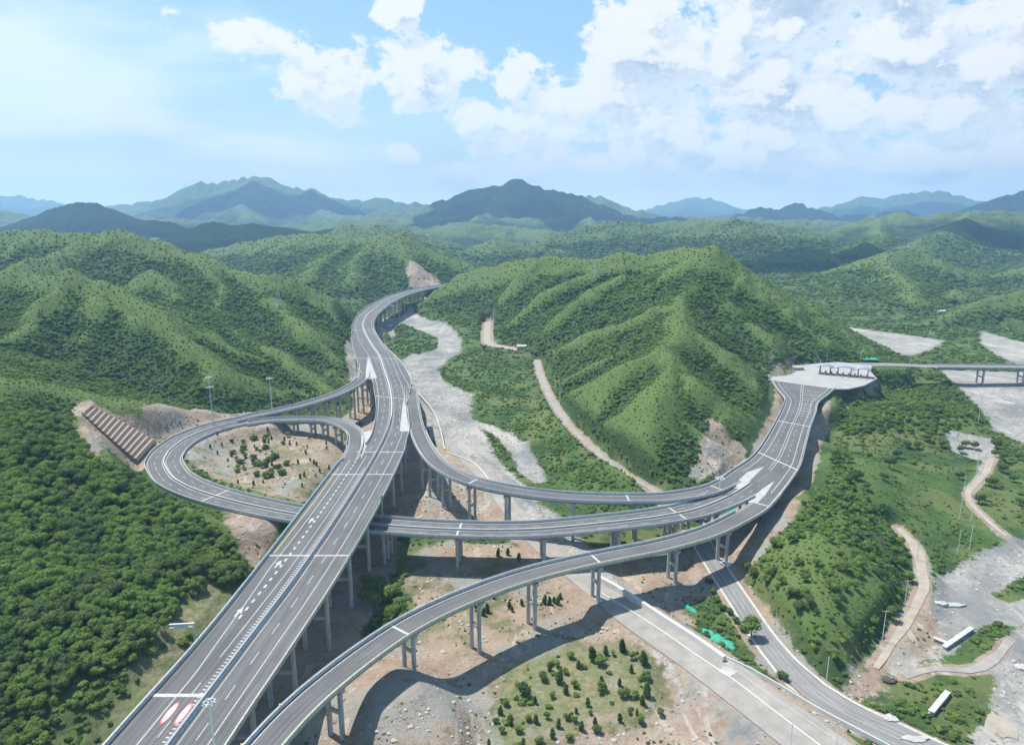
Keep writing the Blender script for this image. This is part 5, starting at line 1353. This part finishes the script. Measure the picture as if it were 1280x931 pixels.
hut(997, 462, 20, 9, 4, 3, 'beige site cabin at the rear left corner of the toll plaza', .1)

# ------------------------------------------------------------------ vegetation
LEAFS = {'b': M_LEAF, 'y': M_LEAFB, 'd': M_LEAFD}


def crown_mesh(name, n, leaf, seed, flat=.8, lobes=5, m_=None, cone=False, core=.62):
    """many small leaf faces spread through an uneven lobed volume, round a rough inner mass"""
    r0 = random.Random(seed); L = []
    for i in range(lobes):
        a = r0.uniform(0, 6.28); q = r0.uniform(.15, .55) if lobes > 1 else 0
        L.append((math.cos(a) * q, math.sin(a) * q, r0.uniform(-.15, .35), r0.uniform(.42, .68)))
    if cone: L = [(r0.uniform(-.12, .12), r0.uniform(-.12, .12), -.45 + .24 * i, .66 - .09 * i) for i in range(5)]
    vs, fs = [], []
    for i in range(n):
        c = r0.choice(L); d = Vector((r0.gauss(0, 1), r0.gauss(0, 1), r0.gauss(0, 1) + .35)).normalized()
        rr_ = c[3] * (r0.uniform(.55, 1.05) ** .6) * (1 + .25 * mnoise.noise(d * 2.1 + Vector((seed, i % 3, 0))))
        p = Vector((c[0], c[1], c[2])) + d * rr_; p.z *= flat if not cone else 1.35
        nn = (d + Vector((r0.uniform(-.8, .8), r0.uniform(-.8, .8), r0.uniform(-.3, .9)))).normalized(); t = nn.orthogonal().normalized()
        t = (Matrix.Rotation(r0.uniform(0, 6.28), 3, nn) @ t); b = nn.cross(t); s = leaf * r0.uniform(.6, 1.35)
        o = len(vs); vs += [p - t * s, p + b * s * .62 - nn * s * .15, p + t * s, p - b * s * .62 - nn * s * .15]; fs.append((o, o + 1, o + 2, o + 3))
    import bmesh
    bm = bmesh.new(); 
    for c in L:
        mt = Matrix.Translation((c[0], c[1], c[2] * (flat if not cone else 1.35))) @ Matrix.Diagonal((c[3] * core * 1.25, c[3] * core * 1.25, c[3] * core * 1.1 * (flat if not cone else 1.5), 1))
        bmesh.ops.create_icosphere(bm, subdivisions=1, radius=1, matrix=mt)
    for v in bm.verts: v.co += v.co.normalized() * .08 * mnoise.noise(v.co * 4 + Vector((seed, 0, 0)))
    o = len(vs); bm.verts.index_update(); vs += [tuple(v.co) for v in bm.verts]; fs += [tuple(v.index + o for v in f.verts) for f in bm.faces]; bm.free()
    me = bpy.data.meshes.new(name); me.from_pydata([tuple(v) for v in vs], [], fs); me.materials.append(m_); me.update(); return me


def scatter(name, pts, scl, rz, vi, protos, label, cat):
    me = bpy.data.meshes.new(name); n = len(pts); me.vertices.add(n); me.vertices.foreach_set('co', np.asarray(pts, np.float32).ravel())
    for nm, ty, dt in (('scl', 'FLOAT_VECTOR', scl), ('rz', 'FLOAT', rz), ('vi', 'INT', vi)):
        a = me.attributes.new(nm, ty, 'POINT'); a.data.foreach_set('vector' if ty == 'FLOAT_VECTOR' else 'value', np.asarray(dt).ravel().astype(np.int32 if ty == 'INT' else np.float32))
    me.update(); o = bpy.data.objects.new(name, me); COL.objects.link(o); tag(o, label, cat, kind='stuff')
    cl = bpy.data.collections.new(name + '_kinds')
    for k, pm_ in enumerate(protos):
        po = bpy.data.objects.new('%s_%02d' % (name, k), pm_); cl.objects.link(po)
    ng = bpy.data.node_groups.new(name, 'GeometryNodeTree'); ng.interface.new_socket('Geometry', in_out='INPUT', socket_type='NodeSocketGeometry'); ng.interface.new_socket('Geometry', in_out='OUTPUT', socket_type='NodeSocketGeometry')
    N = ng.nodes; gi = N.new('NodeGroupInput'); go = N.new('NodeGroupOutput'); ip = N.new('GeometryNodeInstanceOnPoints'); ci = N.new('GeometryNodeCollectionInfo')
    ci.inputs['Collection'].default_value = cl; ci.inputs['Separate Children'].default_value = True; ci.inputs['Reset Children'].default_value = True
    def attr(nm, ty): a = N.new('GeometryNodeInputNamedAttribute'); a.data_type = ty; a.inputs['Name'].default_value = nm; return a.outputs['Attribute']
    cx = N.new('ShaderNodeCombineXYZ'); ng.links.new(attr('rz', 'FLOAT'), cx.inputs[2])
    ng.links.new(gi.outputs[0], ip.inputs['Points']); ng.links.new(ci.outputs[0], ip.inputs['Instance']); ip.inputs['Pick Instance'].default_value = True
    ng.links.new(attr('vi', 'INT'), ip.inputs['Instance Index']); ng.links.new(cx.outputs[0], ip.inputs['Rotation']); ng.links.new(attr('scl', 'FLOAT_VECTOR'), ip.inputs['Scale'])
    ng.links.new(ip.outputs[0], go.inputs[0])
    md = o.modifiers.new('scatter', 'NODES'); md.node_group = ng
    return o


nr_ = np.random.default_rng(5)
BUSH = [crown_mesh('bush_crown', 130, .20, 20 + i, .75, 3 + i % 3, (M_LEAF, M_LEAF, M_LEAFB, M_LEAFD, M_LEAFD, M_LEAFB)[i]) for i in range(6)]
TREEC = [crown_mesh('tree_crown', 430, .13, 40 + i, .85, 5 + i % 3, (M_LEAF, M_LEAFB, M_LEAF, M_LEAFD, M_LEAFB, M_LEAFD)[i]) for i in range(6)]
CONC_ = [crown_mesh('conifer_crown', 330, .15, 60 + i, 1.0, 6, M_LEAFD, cone=True) for i in range(3)]


def poly_any(X, Y, polys):
    m = np.zeros(X.shape, bool)
    for p in polys: m |= in_poly(X, Y, p)
    return m


def road_clear(X, Y):
    """distance left to the nearest road, deck edge or paved place"""
    D = np.full(X.shape, 1e9)
    for key, f in (('C', lambda p: p[0] < -100), ('A', lambda p: p[0] < -130), ('E', lambda p: p[0] < -120), ('F', lambda p: True), ('main', lambda p: p[1] < 620), ('main', lambda p: p[1] > 1170)):
        pts = [p[:3] for p in CENTERS[key] if f(p)]; hw = max(p[3] for p in CENTERS[key] if f(p)) / 2
        D = np.minimum(D, poly_dist(X, Y, pts, 60)[0] - hw)
    for key in ('B', 'D', 'C', 'main'): D = np.minimum(D, poly_dist(X, Y, [p[:3] for p in CENTERS[key]], 60)[0] - max(p[3] for p in CENTERS[key]) / 2 + 4)
    for rd in (ASPH, CONS, PATH1, PATH2, PATH3, PATH4, PATH5, RBR):
        rs = spline(rd, 8); D = np.minimum(D, poly_dist(X, Y, [tuple(p[:3]) for p in rs], 60)[0] - max(p[3] for p in rd) / 2)
    D = np.minimum(D, np.where(in_poly(X, Y, [(x, y) for x, y in PLAZA]), -1, 1e9))
    return D


FOREST_L = [drop(*p, 5) for p in [(-260, 560), (-100, 480), (0, 500), (90, 540), (118, 580), (185, 615), (240, 648), (290, 682), (318, 720), (300, 735), (262, 732), (236, 752), (205, 790), (168, 830), (120, 850), (60, 880), (58, 960), (20, 1100), (-260, 1100)]]
FOREST_K = [drop(*p, 5) for p in [(950, 668), (1000, 625), (1016, 590), (1030, 560), (1062, 575), (1085, 620), (1110, 660), (1135, 690), (1138, 735), (1110, 780), (1060, 830), (1030, 845), (1000, 800), (965, 750), (930, 712)]]
FOREST_R = [drop(*p, 5) for p in [(1060, 545), (1040, 520), (1075, 490), (1120, 466), (1180, 468), (1215, 495), (1238, 530), (1180, 545), (1120, 540)]]
MEADOW = [drop(*p, 5) for p in [(1060, 560), (1120, 545), (1210, 560), (1400, 580), (1400, 660), (1280, 675), (1190, 712), (1155, 700), (1110, 655), (1070, 620)]]

# candidate positions: spacing grows with distance
cand = []
r = 120.0
while r < 2600:
    d = max(2.3, r * .0044); n = int(1.5 * r / d); a = (np.arange(n) + nr_.random(n)) / n * 1.5 - .75
    rr2 = r + (nr_.random(n) - .5) * d; cand.append(np.stack([np.sin(a) * rr2, np.cos(a) * rr2, np.full(n, d)], 1)); r += d
cand = np.concatenate(cand); X, Y, DS = cand.T
z_, cv_, so_, gr_, ye_ = sample(X, Y, G_Z, G_CONV, G_SOIL, G_GRAV, G_YELL)
clear = road_clear(X, Y)
inF = in_poly(X, Y, FOREST_L); inK = in_poly(X, Y, FOREST_K); inR = in_poly(X, Y, FOREST_R); inM = in_poly(X, Y, MEADOW)
nz1 = fbm(X, Y, 45, 3, 90); nz2 = fbm(X, Y, 12, 2, 91)
p_ = np.maximum(.72, 1.15 - 1.9 * np.clip(cv_ - .52, 0, 1) + .6 * nz1); crest = np.clip((cv_ - .55) * 5, 0, 1)
p_ = np.where(z_ < 8, .45 + 1.1 * nz1 + .6 * nz2, p_)
p_ = np.where(inM, .30 + .9 * nz1 + .9 * nz2, p_)
p_ = np.where(inR, .55 + nz1 + (Y > 430) * .4, p_); p_ = np.where(inK, .95 + .9 * nz1, p_); p_ = np.where(inF, 1.5, p_)
p_ = np.where(so_ > .45, .22 + .7 * nz1 + .5 * nz2, p_); p_ = np.where(gr_ > .4, -1, p_); p_ = np.where((ye_ > .5) & ~inF, .10, p_)
sz = DS * (.40 + .62 * nr_.random(len(X)) ** 2.5) * np.where(z_ > 8, 1.0 - .55 * crest, .85)
clear -= np.where(inF, 2.5, 0)
keep = (nr_.random(len(X)) < p_) & (clear > sz * .8 + .5)
dp = in_poly(X, Y, [tuple(p[:2]) for p in STL] + [tuple(p[:2]) for p in STU[::-1]]); keep &= ~dp
tall = inF | (inK & (nr_.random(len(X)) < .13)) | (inR & (nr_.random(len(X)) < .5))
for t in (0,):
    sel = keep & ~tall; n = sel.sum(); s = sz[sel]; s = np.where(so_[sel] > .45, s * .42, np.where(inM[sel], s * (.4 + .5 * nr_.random(n)), s))
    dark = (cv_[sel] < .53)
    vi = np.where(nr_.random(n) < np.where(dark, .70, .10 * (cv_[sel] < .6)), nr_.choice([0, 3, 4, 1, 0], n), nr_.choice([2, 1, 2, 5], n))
    scl = np.stack([s, s, s * nr_.uniform(.65, 1.0, n)], 1)
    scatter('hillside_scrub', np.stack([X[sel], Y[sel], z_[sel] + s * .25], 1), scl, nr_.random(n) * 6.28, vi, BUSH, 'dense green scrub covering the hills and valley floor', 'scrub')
def clump(x, y):
    """kinds of tree gather in patches: bright ones together, dark ones together"""
    q = fbm(x, y, 24, 3, 140) + nr_.uniform(-.16, .16, len(x))
    return np.where(q > .10, nr_.choice([1, 4], len(x)), np.where(q < -.16, nr_.choice([3, 5], len(x)), nr_.choice([0, 2], len(x))))
KINDS = clump(X, Y)
# trees: the 300 that show largest stand as things of their own
sel = np.nonzero(keep & tall & ((nr_.random(len(X)) < .85) | ~inF))[0]
dist = np.hypot(X[sel], Y[sel]); px_ = np.array([proj(X[i], Y[i], z_[i] + 4) for i in sel]); vis = (px_[:, 0] > -20) & (px_[:, 0] < 1300) & (px_[:, 1] < 960)
order = np.argsort(np.where(vis, dist, 1e9)); near = sel[order[:262]]; rest = sel[order[262:]]
n = len(rest); s = 1.6 + 1.6 * nr_.random(n) ** 1.5; s = np.where(inF[rest], s * 1.12, s)
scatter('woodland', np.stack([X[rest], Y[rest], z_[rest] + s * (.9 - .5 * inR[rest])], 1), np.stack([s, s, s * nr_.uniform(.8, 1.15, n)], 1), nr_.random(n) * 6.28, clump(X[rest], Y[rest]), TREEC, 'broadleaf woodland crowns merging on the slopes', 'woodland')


def trunk_mesh(h, r, seed, limbs=4):
    mb = MB(); r0 = random.Random(seed); top = Vector((r0.uniform(-.2, .2), r0.uniform(-.2, .2), h)); mb.tube((0, 0, -.6), top * .55, r, r * .75, 7); mb.tube(top * .55, top, r * .75, r * .35, 7)
    for i in range(limbs):
        a = r0.uniform(0, 6.28); z0 = h * r0.uniform(.45, .85); mb.tube((0, 0, z0), (math.cos(a) * h * .33, math.sin(a) * h * .33, z0 + h * .35), r * .4, r * .12, 5)
    me = bpy.data.meshes.new('trunk'); me.from_pydata(mb.v, [], mb.f); me.materials.append(M_BARK); me.update(); return me


TRUNKS = [trunk_mesh(1.0, .07, 200 + i) for i in range(3)]


def tree(x, y, rad, kind, name, label, group, crown=None, ht=1.0, z=None, cat='tree'):
    z = gz(x, y) if z is None else z
    r_ = empty(name, (x, y, z), rnd.uniform(0, 6.28)); tag(r_, label, cat, group)
    th = rad * (1.15 if kind != 'c' else .9) * ht
    t = bpy.data.objects.new('trunk', rnd.choice(TRUNKS)); COL.objects.link(t); t.parent = r_; t.scale = (rad * .9, rad * .9, th)
    c = bpy.data.objects.new('crown', crown or rnd.choice(CONC_ if kind == 'c' else TREEC)); COL.objects.link(c); c.parent = r_
    c.location = (0, 0, (th * .95 if kind != 'c' else rad * 1.15)); c.scale = (rad, rad, rad * rnd.uniform(.85, 1.1))
    return r_


for i in near:
    k = int(KINDS[i]); wood = inF[i]
    sh = {0: 'mid green', 1: 'bright green', 2: 'mid green', 3: 'dark green', 4: 'bright green', 5: 'dark green'}[k]
    px0 = proj(X[i], Y[i], z_[i])[0]
    py0 = proj(X[i], Y[i], z_[i])[1]; side = 'at the left edge' if px0 < 60 else 'inside the wood' if px0 < 150 else 'on the wood edge facing the expressway'
    row = 'level with the painted rounds' if py0 > 850 else 'level with the sign gantry' if py0 > 770 else 'near the big road joint' if py0 > 690 else 'below the loop bend'
    where = (side + ', ' + row) if wood else ('on the bushy knoll between the two lower roads' if inK[i] else 'in the thicket right of the toll plaza')
    tree(X[i], Y[i], (1.6 if wood else 1.1) + 1.5 * nr_.random() ** 1.5, 'b', 'broadleaf_tree', sh + ' tree ' + where, sh + ' trees ' + where, TREEC[k])
# round trees standing free in the meadow on the right
for px, py, rp in ((1078, 561, 4), (1086, 573, 4.5), (1111, 584, 9), (1121.6, 573, 6.5), (1104.7, 600, 6), (1071, 600, 8), (1059, 605, 7), (1082, 612, 6), (1134, 560, 6), (1147, 561, 6), (1158, 552, 6), (1178, 560, 6), (1199, 566, 6),
                   (1207, 560, 6), (1217, 561, 6), (1244, 560, 7), (1244, 571, 6), (1252, 575, 7), (1252, 590, 7), (1267, 603, 6), (1274, 575, 6), (1198.5, 599, 6), (1239, 608, 8), (1224, 629, 8), (1275, 632, 6), (1045, 578, 6), (1062, 578, 5)):
    p = drop(px, py, 1.0); rad = rp / (FPX / math.hypot(p[1], CAMZ)) * 1.0
    tree(p[0], p[1], rad, 'b', 'round_tree', 'round dark green tree standing free in the meadow on the right', 'round trees in the right meadow', TREEC[3 if rp != 8 else 5], .95)
p = drop(1141, 580); tree(p[0], p[1], 2.6, 'b', 'bush', 'bright yellow-green bush in the middle of the right meadow', None, TREEC[1], .5, cat='bush')
p = drop(938, 797); tree(p[0], p[1], 4.2, 'b', 'broadleaf_tree', 'large round yellow-green tree on the left verge of the asphalt road', None, TREEC[1], 1.25)
p = drop(977, 850); tree(p[0], p[1], 2.2, 'b', 'bush', 'dark bush between the white barrier and the asphalt road', None, TREEC[3], .6, cat='bush')
for k, (px, py) in enumerate(((895, 752), (903, 762), (912, 768), (921, 778), (890, 742), (886, 730), (929, 789))):
    p = drop(px, py); tree(p[0], p[1], 2.0, 'b', 'bush', 'green bush in the row along the left verge of the asphalt road', 'bushes along the road verge', TREEC[(0, 3, 5)[k % 3]], .6, cat='bush')
# young trees on the plots below the bridges
big = (656.8, 868); tree(*drop(*big)[:2], 2.9, 'b', 'bush', 'largest dark round shrub on the green plot, at its left side', None, TREEC[3], .75, cat='shrub')
PL = [(696, 834), (687, 838), (713, 822), (740, 826), (750, 832), (757, 819), (765, 820), (777, 814), (790, 826), (804, 830), (808, 850), (774, 858), (780, 872), (699, 855), (707, 842), (723, 836), (719, 860), (707, 868), (680, 850),
      (752, 855), (752, 866), (735, 882), (738, 894), (743, 906), (746, 918), (726, 914), (711, 926), (691, 922), (674, 930), (654, 936), (660, 902), (639, 906), (632, 882), (625, 894), (620, 905), (611, 932), (627, 917), (796, 893), (794, 872),
      (802, 882), (800, 905), (808, 870), (824, 895), (775, 902), (787, 893), (789, 840), (684, 898), (698, 909), (709, 900), (720, 891), (718, 902), (670, 905), (648, 915), (668, 880), (690, 872)]
for k, (px, py) in enumerate(PL):
    p = drop(px, py); tree(p[0], p[1], rnd.uniform(1.1, 2.3) * (1.15 if py < 880 else .8), 'c' if k % 2 else 'b', 'young_conifer', 'small dark conifer planted on the green plot at the bottom', 'young conifers on the green plot', None, .8)
PL2 = [(609, 766), (604, 770), (637, 760), (640, 764), (652, 757), (681, 755), (687, 756), (692, 754), (697, 756), (623, 696), (635, 694), (649, 702), (600, 752), (617, 749), (626, 741), (660, 748), (668, 744), (588, 744), (700, 749), (594, 760), (455, 668), (612, 727), (603, 731)]
for px, py in PL2:
    p = drop(px, py); tree(p[0], p[1], rnd.uniform(1.2, 1.9), 'c', 'young_conifer', 'small dark conifer on the bare soil between the middle and nearest bridges', 'young conifers between the bridges', None, .8)
for px, py, rp in ((457, 735, 4.2), (472, 740, 4.6), (486, 752, 4.8), (500, 765, 4), (470, 760, 4.4), (485, 775, 4.0), (455, 752, 3.4), (505, 780, 3), (495, 742, 3)):
    p = drop(px, py, 3); tree(p[0], p[1], rp * .95, 'b', 'broadleaf_tree', 'bright green tree in the clump right of the expressway viaduct', 'trees in the clump beside the viaduct', TREEC[rnd.choice((1, 4))], .8)
LP = [(300 + rnd.uniform(-12, 60), 546 + rnd.uniform(0, 52)) for _ in range(44)] + [(rnd.uniform(255, 420), rnd.uniform(540, 615)) for _ in range(46)]
for k, (px, py) in enumerate(LP):
    p = drop(px, py, 14)
    if road_clear(np.array([p[0]]), np.array([p[1]]))[0] < 2.5: continue
    if k < 44: tree(p[0], p[1], rnd.uniform(1.6, 3.0), 'b', 'bush', 'green bush in the thicket at the middle of the loop', 'bushes inside the loop', TREEC[rnd.choice((0, 3, 4))], .55, cat='bush')
    else: tree(p[0], p[1], rnd.uniform(.9, 1.4), 'c', 'sapling', 'small dark sapling on the bare ground inside the loop', 'saplings inside the loop', None, .8)

# stones and rubble lying on the gravel and the bare soil
def stone_mesh(seed):
    import bmesh
    bm = bmesh.new(); bmesh.ops.create_icosphere(bm, subdivisions=1, radius=1)
    for q in bm.verts: q.co *= 1 + .35 * mnoise.noise(q.co * 1.7 + Vector((seed * 3.1, 0, 0))); q.co.z *= .6
    me = bpy.data.meshes.new('stone'); bm.to_mesh(me); bm.free(); me.materials.append((M_ST1, M_ST2)[seed % 2]); return me
M_ST1 = simple('river_stone', (.36, .345, .32), .9, .15, 2.0); M_ST2 = simple('brown_stone', (.24, .20, .17), .9, .15, 2.0)
n = 60000; a = nr_.uniform(-.7, .7, n); r = 130 + 620 * nr_.random(n) ** 1.5; Xs, Ys = np.sin(a) * r, np.cos(a) * r
zs, so2, gr2 = sample(Xs, Ys, G_Z, G_SOIL, G_GRAV); cl_ = fbm(Xs, Ys, 15, 3, 120)
kk = ((gr2 > .5) | ((so2 > .5) & (nr_.random(n) < .45))) & (nr_.random(n) < .45 + 1.6 * cl_) & (road_clear(Xs, Ys) > .8)
Xs, Ys, zs = Xs[kk], Ys[kk], zs[kk]; n = len(Xs); s = .2 + .6 * nr_.random(n) ** 4 + .0006 * np.hypot(Xs, Ys)
scatter('rubble', np.stack([Xs, Ys, zs], 1), np.stack([s, s * nr_.uniform(.7, 1.3, n), s], 1), nr_.random(n) * 6.28, nr_.integers(0, 4, n), [stone_mesh(i) for i in range(4)], 'loose stones and rubble strewn over gravel and bare soil', 'rubble')

# ------------------------------------------------------------------ haze
mb = MB(); mb.box((0, 0, 300), (28600, 28600, 640)); hz = mb.build('haze', []); tag(hz, 'thin blue summer haze filling the valley and the hills', 'haze', kind='stuff')
hm = bpy.data.materials.new('haze'); hm.use_nodes = True; hm.node_tree.nodes.clear(); hn = NT(hm.node_tree)
ho = hn.new('ShaderNodeOutputMaterial'); hv = hn.new('ShaderNodeVolumePrincipled'); hv.inputs['Color'].default_value = (.40, .66, 1.0, 1); hv.inputs['Density'].default_value = 1.0e-4; hv.inputs['Anisotropy'].default_value = .2
hn.l.new(hv.outputs[0], ho.inputs['Volume']); hz.data.materials.append(hm)

# ------------------------------------------------------------------ clouds above the view whose shadows lie on the far hills
M_CLOUD = bpy.data.materials.new('cloud'); M_CLOUD.use_nodes = True; M_CLOUD.node_tree.nodes['Principled BSDF'].inputs['Base Color'].default_value = (.9, .9, .9, 1); M_CLOUD.node_tree.nodes['Principled BSDF'].inputs['Roughness'].default_value = 1
def cloud(tx, ty, tz, rx, ry, H, seed):
    import bmesh
    c = Vector((tx, ty, tz)) + SUNV * ((H - tz) / SUNV.z); bm = bmesh.new(); r0 = random.Random(seed)
    bmesh.ops.create_icosphere(bm, subdivisions=5, radius=1)
    for v_ in bm.verts:
        k = 1 + .5 * mnoise.fractal(v_.co * 1.6 + Vector((seed, 0, 0)), .9, 2.1, 5); v_.co = Vector((v_.co.x * rx * k, v_.co.y * ry * k, (v_.co.z if v_.co.z > 0 else v_.co.z * .25) * min(rx, ry) * .45 * k))
    me = bpy.data.meshes.new('cloud'); bm.to_mesh(me); bm.free(); me.materials.append(M_CLOUD)
    for f in me.polygons: f.use_smooth = True
    o = bpy.data.objects.new('cloud', me); COL.objects.link(o); o.location = c; tag(o, kind='structure')
for a in ((150, 5000, 250, 900, 650, 3000, 1), (-1900, 7000, 350, 1300, 700, 3600, 2), (-1100, 2850, 120, 420, 260, 1700, 3), (-1950, 3500, 100, 600, 300, 2000, 4), (700, 1950, 100, 260, 170, 1300, 5),
          (1900, 2300, 120, 520, 300, 1800, 6), (3900, 5800, 200, 900, 600, 3300, 7), (1300, 1420, 60, 180, 110, 1250, 8), (2300, 6500, 200, 900, 400, 3400, 9), (5200, 9500, 300, 1500, 700, 4500, 10), (-700, 4300, 150, 500, 260, 2600, 11)):
    cloud(*a)
